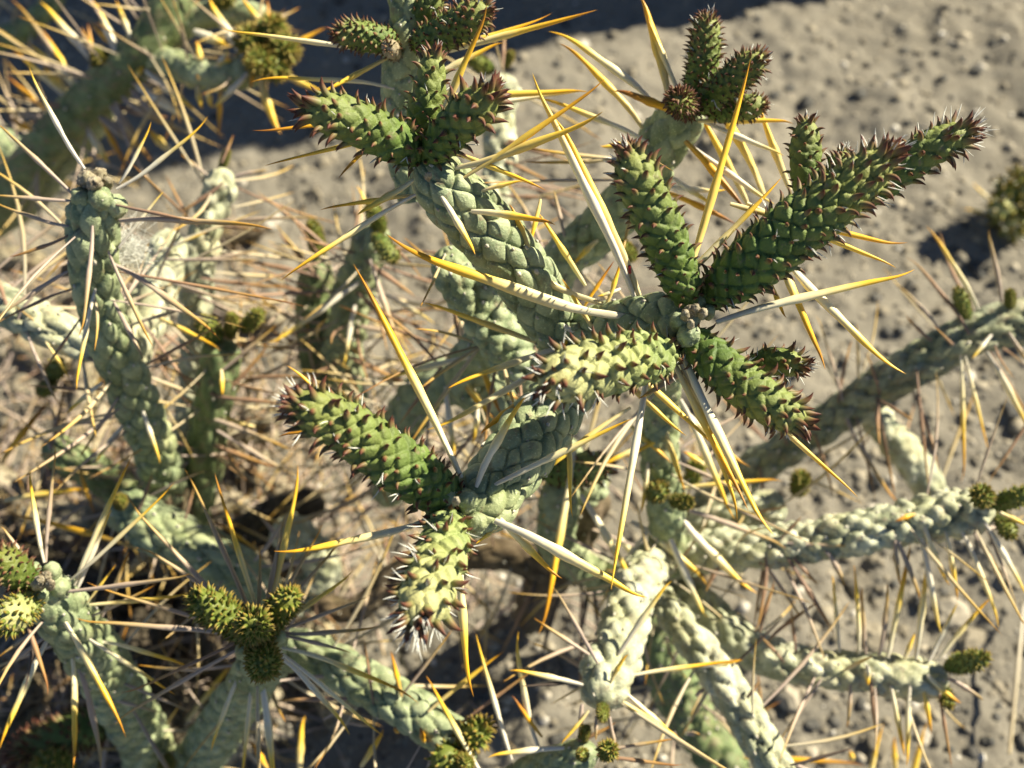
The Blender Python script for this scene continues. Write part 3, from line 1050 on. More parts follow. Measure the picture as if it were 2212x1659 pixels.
# sharp shoots
P.shoot([(905, 345, 15.1, 40), (850, 305, 14.7, 52), (780, 270, 14.4, 56), (710, 245, 14.2, 52), (655, 232, 14.1, 38)], cols=9, leaf=1.15, bristle=0.25)
P.shoot([(905, 330, 15.2, 34), (917, 250, 15.1, 44), (930, 180, 15.0, 40), (938, 112, 14.9, 28)], cols=8, leaf=1.1, bristle=0.15)
P.shoot([(925, 345, 15.0, 38), (968, 290, 14.6, 50), (1020, 240, 14.2, 54), (1066, 196, 13.9, 38)], cols=9, leaf=1.15, bristle=0.2)
P.shoot([(1485, 655, 14.7, 42), (1455, 560, 14.4, 54), (1412, 460, 14.1, 56), (1375, 380, 13.9, 52), (1350, 318, 13.8, 36)], cols=9, leaf=1.0, bristle=0.45, wool=1.0, res=1.2)
P.shoot([(1525, 650, 14.9, 48), (1610, 582, 14.5, 70), (1710, 500, 14.2, 76), (1810, 425, 14.0, 66), (1880, 368, 13.9, 54), (1930, 325, 13.8, 36)], cols=10, aspect=1.0, leaf=1.0, bristle=0.5, wool=1.0, res=1.2)
P.shoot([(1840, 440, 15.3, 36), (1920, 385, 15.0, 42), (2000, 325, 14.8, 46), (2060, 298, 14.7, 40), (2100, 280, 14.6, 28)], cols=7, leaf=1.35, bristle=0.7, bl=1.7)
P.shoot([(1765, 440, 15.7, 28), (1742, 390, 15.5, 36), (1740, 320, 15.4, 37), (1742, 258, 15.3, 26)], cols=8, leaf=1.0, bristle=0.1)
P.shoot([(1800, 400, 15.5, 22), (1812, 360, 15.3, 30), (1825, 325, 15.2, 22)], cols=7, leaf=1.2, bristle=0.8)
P.shoot([(1450, 765, 14.8, 46), (1380, 775, 14.2, 66), (1300, 790, 13.6, 74), (1220, 812, 13.1, 64), (1170, 828, 12.8, 44)], M_BRIGHT, cols=9, aspect=1.15, leaf=0.95, bristle=0.75, bl=1.2, relief=0.22, res=1.2)
P.shoot([(1475, 715, 14.8, 40), (1550, 785, 14.5, 54), (1620, 842, 14.3, 56), (1690, 888, 14.2, 48), (1742, 918, 14.1, 32)], cols=9, leaf=1.15, bristle=0.25, res=1.2)
P.shoot([(1610, 790, 15.3, 24), (1665, 780, 15.1, 34), (1705, 785, 15.0, 34), (1738, 790, 14.9, 24)], cols=7, leaf=1.5, bristle=0.9, bl=1.4)
P.shoot(lift([(985, 1095, 15.1, 52), (900, 1030, 14.6, 68), (815, 970, 14.2, 68), (735, 915, 13.9, 64), (660, 880, 13.6, 56), (628, 868, 13.5, 40)], 0.6), M_SHOOT, cols=10, aspect=1.05, leaf=0.95, bristle=0.5, bl=1.1, wool=1.0, res=1.2)
P.shoot(lift([(968, 1105, 14.9, 44), (960, 1170, 14.4, 60), (940, 1235, 13.9, 66), (915, 1300, 13.4, 66), (895, 1350, 13.1, 48)], 0.6), M_BRIGHT, cols=9, aspect=1.0, leaf=1.1, bristle=0.8, bl=1.5, relief=0.24, res=1.2)
# shoots of the far joints
P.shoot([(1495, 235, 17.3, 34), (1515, 150, 16.9, 42), (1524, 85, 16.7, 41), (1527, 30, 16.6, 30)], cols=13, leaf=0.85, bristle=0.1, size=0.72)
P.shoot([(1500, 235, 17.2, 34), (1560, 190, 16.6, 42), (1610, 150, 16.3, 44), (1648, 118, 16.1, 34)], cols=13, leaf=0.85, bristle=0.1, size=0.72)
P.shoot([(1530, 245, 17.2, 26), (1580, 236, 17.0, 34), (1625, 230, 16.8, 34), (1655, 228, 16.7, 24)], cols=12, leaf=0.85, bristle=0.1, size=0.72)
P.shoot([(1495, 240, 17.0, 24), (1475, 225, 16.4, 30), (1462, 212, 15.9, 26)], cols=13, leaf=1.0, bristle=0)
P.shoot([(870, 95, 16.8, 26), (820, 85, 16.6, 34), (770, 77, 16.5, 36), (722, 72, 16.4, 26)], cols=12, leaf=0.95, bristle=0, label='dark shaded shoot at the top')
P.shoot([(895, 100, 16.8, 34), (950, 75, 16.3, 46), (1010, 45, 16.0, 48), (1055, 15, 15.8, 36)], cols=13, leaf=0.85, bristle=0.1, size=0.72)
P.shoot([(880, 40, 16.8, 26), (915, 20, 16.6, 34), (950, -20, 16.5, 32)], cols=11, leaf=0.95, bristle=0.3)
P.shoot([(860, 125, 17.1, 16), (845, 107, 16.5, 22), (838, 98, 16.2, 20)], M_DEAD, 'withered_bud', cols=7, leaf=0.7, lmat=M_LEAF, bristle=0)
P.shoot([(1170, 1020, 21.4, 30), (1230, 1015, 20.8, 40), (1285, 1010, 20.4, 40), (1320, 1008, 20.2, 28)], cols=11, leaf=0.95, bristle=0.3)
BUDS = [  # x, y, depth, radius, lean x, lean y (px)
    (1420, 1062, 20.0, 34, 6, -10), (1472, 1084, 20.2, 26, 14, 2), (1500, 1020, 21.5, 22, 10, -20), (1302, 1535, 18.2, 17, 0, 16),
    (1040, 140, 24, 26, -22, -10), (1098, 128, 24.2, 14, 6, -12), (2080, 660, 22.2, 24, -10, -36), (2182, 648, 22.0, 15, 0, -16),
    (2122, 1072, 19.6, 34, -4, -8), (2185, 1078, 19.8, 30, 30, -10), (2172, 1134, 20.4, 24, 12, 20), (2088, 1430, 20.4, 28, 34, -8),
    (2040, 1500, 20.8, 22, 10, 22), (1728, 1045, 23, 24, 4, -16), (682, 520, 24.2, 24, -6, -28), (832, 535, 21.6, 30, 14, 22), (812, 470, 22.0, 26, -12, -24),
    (1350, 180 + 360, 20, 22, -16, -14),
]
for x, y, d, r, lx, ly in BUDS:
    lx, ly, bm_ = lx * random.uniform(0.9, 1.5), ly * random.uniform(0.9, 1.5), random.choice((M_BUD, M_BUD, M_SHOOT))
    r *= random.uniform(0.66, 0.86)
    P.shoot([(x - lx, y - ly, d + 0.5, r * 0.7), (x - lx * .3, y - ly * .3, d + 0.15, r), (x + lx * .4, y + ly * .4, d - 0.2, r * 0.95), (x + lx, y + ly, d - 0.4, r * 0.7)],
            bm_, 'bud', cols=random.choice((11, 13, 15)), leaf=random.uniform(0.8, 1.25), lmat=M_LEAFG, bristle=0, wool=0)

# traced spines ------------------------------------------------
P.spines('s5', [
    (830, 118, 477, 68, 9, 'g', 0.1), (838, 124, 678, 210, 11, 'y', 0.25), (850, 192, 540, 175, 8, 'g', 0.15), (960, 112, 1290, 22, 14, 'g', 0.2),
    (925, 110, 1192, 30, 9, 'y', 0.1), (940, 165, 1086, 88, 11, 'g', 0.1), (930, 205, 1272, 190, 14, 'y', 0.15), (930, 245, 1262, 196, 10, 'w', 0.1),
    (860, 250, 845, 205, 10, 'w', 0.2)], 'g')
P.spines('s1', [
    (955, 240, 1058, 10, 12, 'g', 0.35), (1000, 385, 1310, 172, 12, 'y', 0.2), (985, 362, 1303, 243, 15, 'y', 0.25), (890, 390, 768, 462, 12, 'y', 0.3),
    (870, 425, 690, 452, 9, 'y', 0.1), (872, 437, 604, 607, 12, 'g', 0.15), (720, 265, 545, 285, 10, 'o', 0.1), (770, 310, 570, 358, 9, 'y', 0.1),
    (955, 427, 1027, 550, 14, 'g', 0.35), (1020, 457, 1200, 482, 13, 'g', 0.3), (1030, 350, 1180, 411, 11, 'y', 0.1), (1042, 412, 1128, 390, 8, 'y', 0.1),
    (765, 350, 730, 386, 9, 'o', 0.0), (1170, 420, 1142, 535, 9, 'y', 0.0), (1145, 545, 1102, 440, 10, 'y', 0.1), (1270, 625, 1162, 457, 12, 'y', 0.2)], 'g')
P.spines('s2', [
    (1370, 640, 1142, 163, 18, 'w', 0.18), (1373, 622, 1196, 243, 17, 'y', 0.12), (1352, 683, 830, 508, 20, 'g', 0.10), (1300, 655, 943, 457, 14, 'y', 0.15),
    (1250, 720, 1094, 610, 12, 'w', 0.1), (1185, 750, 912, 650, 12, 'y', 0.1), (1495, 560, 1622, 127, 17, 'y', 0.12), (1515, 560, 1690, 382, 14, 'g', 0.15),
    (1580, 688, 1981, 593, 15, 'g', 0.08), (1690, 540, 1955, 810, 15, 'g', 0.05), (1650, 470, 1788, 797, 15, 'g', 0.05), (1660, 600, 1697, 687, 9, 'y', 0.05),
    (1700, 470, 1958, 533, 13, 'y', 0.05), (1700, 475, 1940, 575, 13, 'y', 0.05), (1404, 625, 1416, 664, 10, 'o', 0.6), (1395, 820, 1317, 1277, 16, 'w', 0.35),
    (1480, 770, 1665, 1160, 17, 'w', 0.5), (1450, 770, 1618, 1100, 16, 'g', 0.5), (1470, 790, 1600, 1125, 12, 'g', 0.2), (1640, 880, 1856, 1072, 12, 'w', 0.3),
    (1385, 850, 1482, 942, 12, 'y', 0.1), (1417, 850, 1560, 980, 11, 'y', 0.1), (1475, 803, 1380, 862, 14, 'p', 0.2), (1240, 745, 963, 840, 13, 'g', 0.1),
    (1190, 775, 924, 930, 12, 'g', 0.1), (1290, 620, 1327, 563, 8, 'o', 0.1), (1310, 655, 1340, 560, 8, 'y', 0.1), (1230, 720, 1187, 790, 12, 'o', 0.3),
    (1350, 620, 1290, 640, 8, 'w', 0.1), (1290, 720, 1215, 600, 9, 'y', 0.1)], 'g')
P.spines('s3', [
    (987, 1012, 764, 570, 18, 'g', 0.08), (1165, 900, 1004, 1036, 14, 'g', 0.25), (1063, 1050, 1367, 903, 14, 'g', 0.12), (1370, 875, 1150, 1043, 10, 'y', 0.1),
    (1030, 1050, 1140, 850, 14, 'w', 0.25), (980, 1050, 984, 1090, 12, 'o', 0.9), (1070, 1126, 1392, 1302, 18, 'g', 0.08), (1082, 1122, 1212, 1252, 14, 'g', 0.1),
    (893, 1126, 590, 1193, 14, 'g', 0.1), (1000, 1195, 1021, 1505, 15, 'g', 0.05), (1235, 900, 1236, 1118, 10, 'y', 0.05), (1130, 865, 1037, 936, 12, 'o', 0.1),
    (1077, 1140, 1028, 1174, 9, 'y', 0.0), (720, 890, 620, 788, 11, 'y', 0.1), (680, 930, 600, 940, 11, 'o', 0.1)], 'g')
P.spines('s9', [
    (1030, 767, 814, 820, 13, 'g', 0.1), (1040, 790, 1085, 900, 11, 'o', 0.1), (1000, 820, 1070, 905, 12, 'o', 0.1), (990, 800, 1065, 905, 9, 'y', 0.1), (970, 880, 985, 985, 12, 'w', 0.1),
    (1030, 870, 1020, 960, 10, 'w', 0.1), (1085, 840, 1130, 870, 10, 'o', 0.1), (1130, 930, 1050, 990, 9, 'p', 0.1), (940, 810, 860, 920, 8, 'b', 0.1),
    (1180, 1000, 1100, 1090, 9, 'w', 0.1), (1240, 1030, 1170, 1120, 9, 'y', 0.1)], 'g')
P.spines('s19', [
    (1220, 1090, 1170, 1372, 13, 'g', 0.15), (1250, 1060, 1374, 1270, 13, 'g', 0.1), (1330, 1150, 1420, 1260, 12, 'g', 0.1), (1355, 1120, 1528, 1263, 13, 'g', 0.1),
    (1397, 1150, 1327, 1250, 10, 'w', 0.1), (1443, 1153, 1525, 1336, 13, 'w', 0.1), (1475, 1120, 1635, 1283, 14, 'g', 0.15), (1520, 1115, 1700, 1182, 10, 'p', 0.1),
    (1480, 890, 1580, 1125, 12, 'g', 0.1), (1475, 920, 1350, 990, 9, 'y', 0.1), (1500, 900, 1620, 1010, 10, 'g', 0.1), (1340, 900, 1450, 1000, 12, 'y', 0.1),
    (1400, 1000, 1385, 1110, 10, 'g', 0.1), (1440, 930, 1480, 1060, 11, 'y', 0.1), (1310, 960, 1352, 935, 10, 'o', 0.1), (1575, 1045, 1691, 1035, 9, 'y', 0.1),
    (1410, 960, 1300, 1010, 10, 'g', 0.1), (1530, 1010, 1475, 975, 9, 'y', 0.1)], 'g')
P.spines('s7', [
    (1420, 235, 1186, 65, 13, 'g', 0.1), (1384, 273, 1210, 92, 12, 'y', 0.1), (1400, 310, 1155, 210, 10, 'w', 0.1), (1440, 190, 1384, -12, 16, 'y', 0.1),
    (1458, 180, 1395, 30, 11, 'g', 0.1), (1464, 250, 1326, 195, 14, 'o', 0.2), (1365, 308, 1297, 317, 10, 'y', 0.1), (1655, 430, 1490, 137, 16, 'y', 0.15),
    (1620, 450, 1498, 227, 13, 'y', 0.1), (1710, 420, 1640, 230, 14, 'y', 0.1), (1510, 262, 1715, 262, 10, 'y', 0.1), (1540, 270, 1695, 333, 10, 'w', 0.1),
    (1480, 305, 1612, 457, 14, 'o', 0.1), (1505, 325, 1672, 443, 13, 'w', 0.1), (1455, 385, 1542, 443, 10, 'w', 0.1), (1480, 435, 1592, 486, 12, 'o', 0.1),
    (1400, 370, 1350, 300, 9, 'w', 0.1), (1290, 520, 1240, 570, 10, 'y', 0.1), (1220, 510, 1197, 410, 9, 'p', 0.1), (1440, 400, 1570, 410, 9, 'w', 0.1)], 'g')
P.spines('s6', [
    (1085, 150, 1090, 60, 8, 'b', 0), (1060, 300, 1160, 320, 8, 'b', 0), (1070, 340, 1200, 400, 8, 'b', 0), (1090, 310, 1240, 350, 8, 'b', 0), (1060, 400, 990, 450, 7, 'b', 0),
    (1080, 420, 1210, 425, 7, 'b', 0), (1070, 250, 1000, 200, 8, 'p', 0)], 'b')
P.spines('s8b', [
    (780, 605, 583, 745, 11, 'w', 0.15), (790, 560, 900, 640, 9, 'b', 0.1), (760, 620, 900, 760, 9, 'b', 0.1), (740, 700, 930, 740, 9, 'p', 0.1), (735, 780, 640, 830, 9, 'b', 0.1),
    (800, 560, 870, 770, 10, 'p', 0.1), (815, 500, 770, 400, 8, 'y', 0.1), (740, 760, 890, 830, 8, 'b', 0.1), (830, 640, 940, 700, 8, 'w', 0.1), (770, 650, 745, 790, 9, 'w', 0.1)], 'b')
P.spines('s8a', [
    (690, 640, 560, 600, 8, 'b', 0.1), (690, 700, 520, 640, 8, 'p', 0.1), (680, 760, 560, 745, 8, 'p', 0.1), (690, 600, 600, 500, 8, 'b', 0.1), (700, 720, 780, 860, 9, 'b', 0.1),
    (690, 800, 570, 900, 8, 'b', 0.1), (690, 600, 500, 560, 8, 'b', 0.1)], 'b')
P.spines('s10', [
    (2108, 660, 2001, 487, 9, 'g', 0.05), (2162, 650, 2131, 497, 8, 'p', 0.05), (2028, 713, 1935, 613, 7, 'p', 0.05), (2092, 720, 1958, 553, 7, 'b', 0.05), (2012, 736, 1955, 680, 6, 'b', 0.05),
    (1812, 870, 1841, 733, 6, 'b', 0.05), (1820, 865, 1765, 680, 6, 'p', 0.05), (2140, 725, 2100, 775, 9, 'w', 0.3), (2130, 760, 2230, 950, 10, 'g', 0.05), (2140, 760, 2228, 905, 7, 'b', 0.05),
    (2085, 770, 2135, 975, 7, 'g', 0.05), (2075, 770, 2082, 1045, 7, 'g', 0.0), (1900, 870, 1938, 1085, 6, 'b', 0.05), (1828, 900, 1945, 1092, 8, 'p', 0.05), (1850, 900, 1892, 1080, 6, 'b', 0.05),
    (1980, 800, 2008, 1070, 7, 'b', 0.05), (2180, 720, 2230, 800, 8, 'p', 0.1), (1760, 940, 1800, 1070, 7, 'b', 0.05), (1700, 960, 1650, 860, 7, 'b', 0.05), (2205, 930, 2130, 1045, 6, 'b', 0.1),
    (1640, 1010, 1655, 1120, 7, 'b', 0.05), (1900, 850, 1870, 760, 6, 'b', 0.05)], 'b')


def J(x, y):
    return 1474.7 + x / 3, 1106 + y / 3


def jrows(rows):
    return [J(a, b_) + J(c, d) + tuple(r) for a, b_, c, d, *r in rows]


P.spines('s12', jrows([
    (1560, 60, 1730, 480, 10, 'g', 0.1), (1790, 100, 2050, 750, 9, 'g', 0.1), (1870, 100, 2080, 410, 9, 'p', 0.1), (1960, 70, 2230, 545, 12, 'w', 0.1), (1390, 180, 1545, 570, 9, 'p', 0.1),
    (1550, 160, 1670, 790, 12, 'w', 0.1), (680, 300, 990, 800, 10, 'b', 0.1), (930, 260, 1050, 480, 10, 'p', 0.1), (590, 420, 770, 690, 9, 'p', 0.1), (720, 300, 880, 480, 8, 'b', 0.1),
    (1375, 180, 1412, 480, 10, 'p', 0.1), (1700, 130, 1780, 580, 9, 'g', 0.1), (1500, 15, 1375, 62, 9, 'o', 0.3), (680, 200, 1110, 215, 7, 'p', 0.3), (640, 170, 770, 30, 7, 'b', 0.3),
    (2050, 0, 2250, 90, 10, 'y', 0.1), (540, 300, 470, 780, 8, 'b', 0.05), (250, 330, 150, 520, 8, 'b', 0.05), (500, 330, 640, 330, 7, 'b', 0.1)]))
P.spines('s13', jrows([
    (1015, 890, 970, 400, 9, 'g', 0.1), (1140, 880, 1110, 340, 9, 'g', 0.1), (1185, 890, 1160, 480, 9, 'p', 0.1), (1275, 900, 1325, 460, 9, 'p', 0.1), (1340, 890, 1480, 200, 12, 'g', 0.1),
    (1515, 900, 1590, 260, 11, 'g', 0.1), (1440, 950, 1510, 780, 9, 'y', 0.1), (1620, 920, 1780, 590, 10, 'w', 0.1), (1710, 900, 2010, 540, 8, 'g', 0.1), (1350, 1130, 1440, 1590, 11, 'g', 0.1),
    (1475, 1130, 1460, 1650, 10, 'g', 0.1), (1560, 1130, 1612, 1440, 10, 'y', 0.1), (1220, 1100, 1262, 1500, 8, 'b', 0.1), (1080, 1100, 1060, 1400, 7, 'p', 0.1), (1720, 1080, 1950, 1222, 10, 'p', 0.1),
    (1590, 1060, 1805, 1240, 10, 'g', 0.2), (1195, 1000, 1200, 1125, 12, 'w', 0.4), (1660, 1150, 1745, 1659, 7, 'b', 0.1), (900, 1080, 600, 1520, 7, 'p', 0.1), (560, 830, 900, 580, 7, 'b', 0.1),
    (650, 970, 500, 800, 7, 'b', 0.1), (500, 780, 600, 450, 8, 'b', 0.1), (730, 890, 700, 620, 7, 'b', 0.1)]))
P.spines('s16', jrows([
    (1230, 1680, 1300, 1370, 10, 'g', 0.1), (1480, 1680, 1562, 1360, 12, 'y', 0.1), (1110, 1640, 1080, 1545, 10, 'y', 0.1), (700, 1610, 1190, 1635, 9, 'o', 0.1), (1390, 1650, 1375, 1450, 9, 'y', 0.1),
    (500, 1400, 480, 1000, 9, 'b', 0.1), (520, 1300, 640, 1220, 7, 'b', 0.1), (540, 1700, 540, 1400, 9, 'b', 0.1)]))
P.spines('s15', jrows([
    (130, 1000, 390, 955, 10, 'g', 0.25), (360, 970, 655, 685, 6, 'd', 0.2), (420, 1200, 500, 1090, 8, 'b', 0.1), (700, 1640, 1120, 1520, 7, 'd', 0.1), (60, 1210, 170, 1130, 9, 'p', 0.3), (0, 1440, 110, 1440, 8, 'p', 0.2)]))


def I(x, y):
    return 737.3 + x / 3, 1106 + y / 3


P.spines('s14', [I(a, b_) + I(c, d) + tuple(r) for a, b_, c, d, *r in [
    (1600, 920, 1250, 690, 9, 'p', 0.1), (1660, 980, 1380, 490, 9, 'p', 0.1), (1800, 920, 2130, 440, 11, 'g', 0.15), (1750, 1100, 1860, 920, 8, 'y', 0.3), (1560, 1120, 1090, 1020, 9, 'g', 0.1),
    (1880, 1060, 2590, 965, 9, 'g', 0.1), (1850, 1180, 2212, 1500, 12, 'g', 0.1), (1840, 1240, 2212, 1480, 10, 'y', 0.1), (1740, 1330, 1800, 1620, 8, 'p', 0.1), (1560, 1100, 1160, 1130, 7, 'd', 0.1),
    (1650, 1330, 1650, 1480, 8, 'p', 0.1), (1600, 1290, 1420, 1500, 7, 'y', 0.1), (1560, 1250, 1550, 1450, 9, 'p', 0.1)]])
P.spines('wood', [I(a, b_) + I(c, d) + tuple(r) for a, b_, c, d, *r in [
    (1250, 470, 1180, 790, 9, 'd', 0.0), (1410, 560, 1280, 1000, 10, 'd', 0.0), (1600, 480, 1570, 760, 9, 'd', 0.0), (1640, 500, 1660, 780, 9, 'd', 0.0), (1560, 500, 1560, 1300, 8, 'b', 0.0),
    (1110, 1645, 870, 790, 11, 'w', 0.0)][:5]])

# ------------------------------------------------------------------ the left cholla
Q = Plant('cholla_cactus', 'left hand cholla clump with bluish grey stems and star shaped bursts of thin spines', 'cactus', ground_at(360, 1290))
Q.stem('trunk', [(360, 1290, 31, 50), (385, 1220, 28.5, 52), (375, 1130, 26, 54), (350, 1030, 23.8, 54)], M_WOOD, 'woody_trunk', style='furrow', relief=0.2, aspect=2.2, label='brown woody lower trunk')
M_SHADE_WOOD = skin_mat('shade_painted_bark', (0.030, 0.024, 0.017), (0.095, 0.075, 0.052), rough=0.95, speck=0.3, scar_amt=0.5, scar=(0.16, 0.13, 0.09))  # near-black bark colour stands in for the deep shade on these low branches
Q.stem('w1', [(360, 1290, 31, 46), (250, 1290, 28.2, 52), (120, 1240, 28.5, 50), (-30, 1180, 28.5, 46), (-120, 1160, 29, 40)], M_SHADE_WOOD, 'woody_branch', style='furrow', relief=0.2, aspect=2, rand=20, rstyle='b', label='low woody branch with shade painted into its bark')
Q.stem('w2', [(360, 1290, 31, 44), (310, 1380, 27.0, 52), (320, 1470, 26.0, 54), (345, 1570, 25.6, 52), (400, 1700, 25.4, 50)], M_SHADE_WOOD, 'woody_branch', style='furrow', relief=0.2, aspect=2, rand=20, rstyle='b', label='low woody branch with shade painted into its bark')
Q.stem('w3', [(360, 1290, 31, 40), (500, 1180, 28.6, 44), (600, 1110, 28, 44), (700, 1080, 27.6, 40)], M_SHADE_WOOD, 'woody_branch', style='furrow', relief=0.2, aspect=2, rand=20, rstyle='b', label='low woody branch with shade painted into its bark')
Q.stem('s20', [(368, 1110, 25.6, 50), (345, 1010, 23.4, 54), (310, 910, 21.6, 56), (270, 810, 20.2, 58), (235, 720, 19.2, 58), (210, 630, 18.4, 58), (202, 540, 17.8, 62), (203, 460, 17.4, 62), (208, 405, 17.2, 56)], M_OLD, size=0.88, style='plate', relief=0.24, aspect=1.6, cols=8, rand=22, rstyle='p', res=1.3)
for x, y, d, r in [(180, 425, 16.9, 26), (218, 425, 16.8, 27), (250, 440, 17.0, 25), (165, 455, 17.1, 24)]:
    Q.stem('knob%d' % x, [(x, y + r * .7, d + 0.55, r * 0.8), (x, y + r * .3, d + 0.3, r), (x, y - r * .2, d + 0.1, r * 0.95), (x, y - r * .5, d + 0.05, r * 0.7)], M_OLD, 'knob', relief=0.22, cols=7, style='scale', aspect=1.6, cap0=True, size=0.85)
for x, y, d, r in [(190, 385, 17.0, 20), (215, 378, 17.1, 18), (205, 395, 16.8, 16), (232, 392, 17.1, 12)]:
    Q.stem('scar%d' % x, [(x, y + r, d + 0.3, r * 0.8), (x, y, d, r), (x, y - r * .8, d - 0.1, r * 0.6)], M_DEAD, 'dry_flower_scar', style='bead', relief=0.4, cols=6, aspect=0.9, cap0=True)
Q.stem('s21', [(-90, 610, 21.5, 50), (0, 655, 21, 52), (70, 690, 20.6, 54), (140, 725, 20.4, 52), (230, 760, 20.4, 44)], M_PALE, size=0.88, style='plate', relief=0.26, aspect=1.8, rand=12, rstyle='p')
Q.stem('s22b', [(265, 820, 21.2, 40), (295, 730, 21.5, 54), (335, 630, 21.8, 56), (360, 550, 22, 52), (370, 495, 22, 40)], M_PALE, size=0.88, style='plate', relief=0.26, aspect=1.7, cols=7, rand=14, rstyle='p')
Q.stem('s22a', [(400, 1000, 26, 34), (415, 860, 25, 34), (420, 720, 24, 36), (428, 600, 23.4, 38), (450, 480, 23, 38), (475, 400, 22.8, 38), (485, 365, 22.6, 32)], M_PALE, size=0.88, style='bead', relief=0.34, cols=6, aspect=1.4, rand=30, rstyle='b')
Q.stem('s23', [(400, 1200, 28, 46), (415, 1100, 26, 48), (438, 1000, 24.6, 50), (455, 900, 23.5, 50), (470, 820, 22.8, 50), (482, 740, 22.3, 46)], M_DIM, size=0.88, style='furrow', relief=0.26, aspect=2.2, cols=8, rand=26, rstyle='b', blunt=0.35)
Q.stem('s24', [(400, 1190, 27.5, 40), (300, 1090, 26, 46), (220, 1030, 25, 48), (150, 990, 24.4, 48), (95, 955, 24, 40)], M_DIM, size=0.88, style='plate', relief=0.18, aspect=1.5, rand=34, rstyle='p')
Q.stem('s25', [(250, 1080, 23, 50), (310, 1125, 22.6, 62), (390, 1170, 22.3, 64), (470, 1210, 22, 64), (540, 1250, 22.2, 58), (600, 1290, 22.6, 44)], M_OLD, size=0.88, style='plate', relief=0.2, aspect=1.7, cols=9, cap0=True, rand=8, rstyle='p', res=1.2)
Q.stem('s26', [(360, 1760, 27, 60), (310, 1600, 24, 64), (250, 1490, 21.5, 68), (200, 1410, 19.8, 72), (150, 1340, 18.6, 70), (105, 1285, 17.9, 64), (75, 1245, 17.6, 46)], M_OLD, size=0.88, relief=0.16, cols=9, aspect=1.3, rand=10, rstyle='p', res=1.3)
for x, y, d, r in [(72, 1228, 17.2, 16), (112, 1232, 17.3, 20), (88, 1286, 17.1, 17), (130, 1268, 17.4, 22)]:
    Q.stem('knob%d' % x, [(x, y + r * .7, d + 0.55, r * 0.8), (x, y + r * .3, d + 0.3, r), (x, y - r * .2, d + 0.1, r * 0.95), (x, y - r * .5, d + 0.05, r * 0.7)], M_OLD, 'knob', relief=0.22, cols=7, style='scale', aspect=1.6, cap0=True, size=0.85)
Q.stem('s27', [(350, 1760, 27, 56), (430, 1640, 24.2, 60), (490, 1550, 22, 62), (540, 1480, 20, 62), (565, 1420, 18.6, 58), (575, 1385, 18.0, 46)], M_OLD, size=0.88, relief=0.18, cols=9, aspect=1.6, rand=8, rstyle='p', res=1.2)
for x, y, d, r in [(604, 1376, 17.7, 20), (526, 1402, 17.8, 18), (520, 1440, 18.3, 16)]:
    Q.stem('knob%d' % x, [(x, y + r * .7, d + 0.55, r * 0.8), (x, y + r * .3, d + 0.3, r), (x, y - r * .2, d + 0.1, r * 0.95), (x, y - r * .5, d + 0.05, r * 0.7)], M_OLD, 'knob', relief=0.22, cols=7, style='scale', aspect=1.6, cap0=True, size=0.85)
Q.stem('s28', [(560, 1470, 22.5, 40), (640, 1400, 21.5, 50), (730, 1440, 20.8, 54), (830, 1500, 20.2, 58), (920, 1555, 19.7, 58), (990, 1610, 19.4, 54), (1020, 1650, 19.2, 40)], M_OLD, size=0.88, style='plate', relief=0.2, aspect=1.5, rand=14, rstyle='p', res=1.2)
Q.stem('s29', [(1050, 1760, 21, 50), (1110, 1700, 20, 50), (1180, 1660, 19.2, 48), (1250, 1635, 18.7, 44), (1290, 1625, 18.5, 34)], M_OLD, size=0.88, style='plate', relief=0.16, cols=8)
Q.stem('s31', [(640, 1300, 27.5, 36), (700, 1230, 27, 40), (650, 1170, 26.5, 44), (600, 1130, 26, 44)], M_PALE, style='bead', relief=0.35, cols=8, rand=14, rstyle='b')

Q.shoot([(560, 1385, 17.9, 30), (510, 1345, 17.4, 42), (455, 1310, 17.0, 42), (415, 1288, 16.8, 30)], M_BUD, cols=14, leaf=1.0, lmat=M_LEAFG, bristle=0, size=0.72)
Q.shoot([(575, 1370, 17.9, 24), (595, 1330, 17.4, 34), (618, 1300, 17.1, 34), (636, 1278, 17.0, 24)], M_BUD, cols=13, leaf=1.0, lmat=M_LEAFG, bristle=0, size=0.72)
Q.shoot([(565, 1385, 17.9, 30), (555, 1365, 17.2, 40), (548, 1350, 16.6, 40), (545, 1340, 16.2, 30)], M_BUD, cols=14, leaf=0.9, lmat=M_LEAFG, bristle=0, size=0.72)
Q.shoot([(565, 1395, 17.9, 30), (566, 1415, 17.2, 38), (570, 1435, 16.7, 38), (575, 1452, 16.4, 28)], M_BUD, cols=14, leaf=0.9, lmat=M_LEAFG, bristle=0, size=0.72)
Q.shoot([(75, 1265, 17.5, 32), (35, 1235, 17.1, 46), (5, 1210, 16.9, 44), (-20, 1195, 16.8, 30)], M_BUD, cols=14, leaf=0.9, lmat=M_LEAF, bristle=0, size=0.72)
Q.shoot([(75, 1290, 17.5, 32), (45, 1315, 17.0, 44), (20, 1335, 16.7, 46), (-5, 1352, 16.5, 34)], M_BRIGHT, cols=14, leaf=0.8, lmat=M_LEAFG, bristle=0, size=0.72)
Q.shoot([(260, 1540, 24, 36), (190, 1570, 23.4, 52), (120, 1600, 23, 54), (60, 1625, 22.8, 44), (30, 1640, 22.7, 30)], cols=14, leaf=1.2, lmat=M_LEAF, bristle=0, size=0.72, label='dark shoot in deep shade')
Q.shoot([(150, 1700, 23, 36), (120, 1670, 22.4, 46), (95, 1645, 22, 40)], M_BUD, cols=14, leaf=0.9, lmat=M_LEAFG, bristle=0, size=0.72)
Q.shoot([(985, 1620, 19.4, 26), (1020, 1590, 19.1, 36), (1052, 1568, 19, 28)], M_BUD, cols=13, leaf=1.3, lmat=M_LEAFG, bristle=0, size=0.72, wool=0)
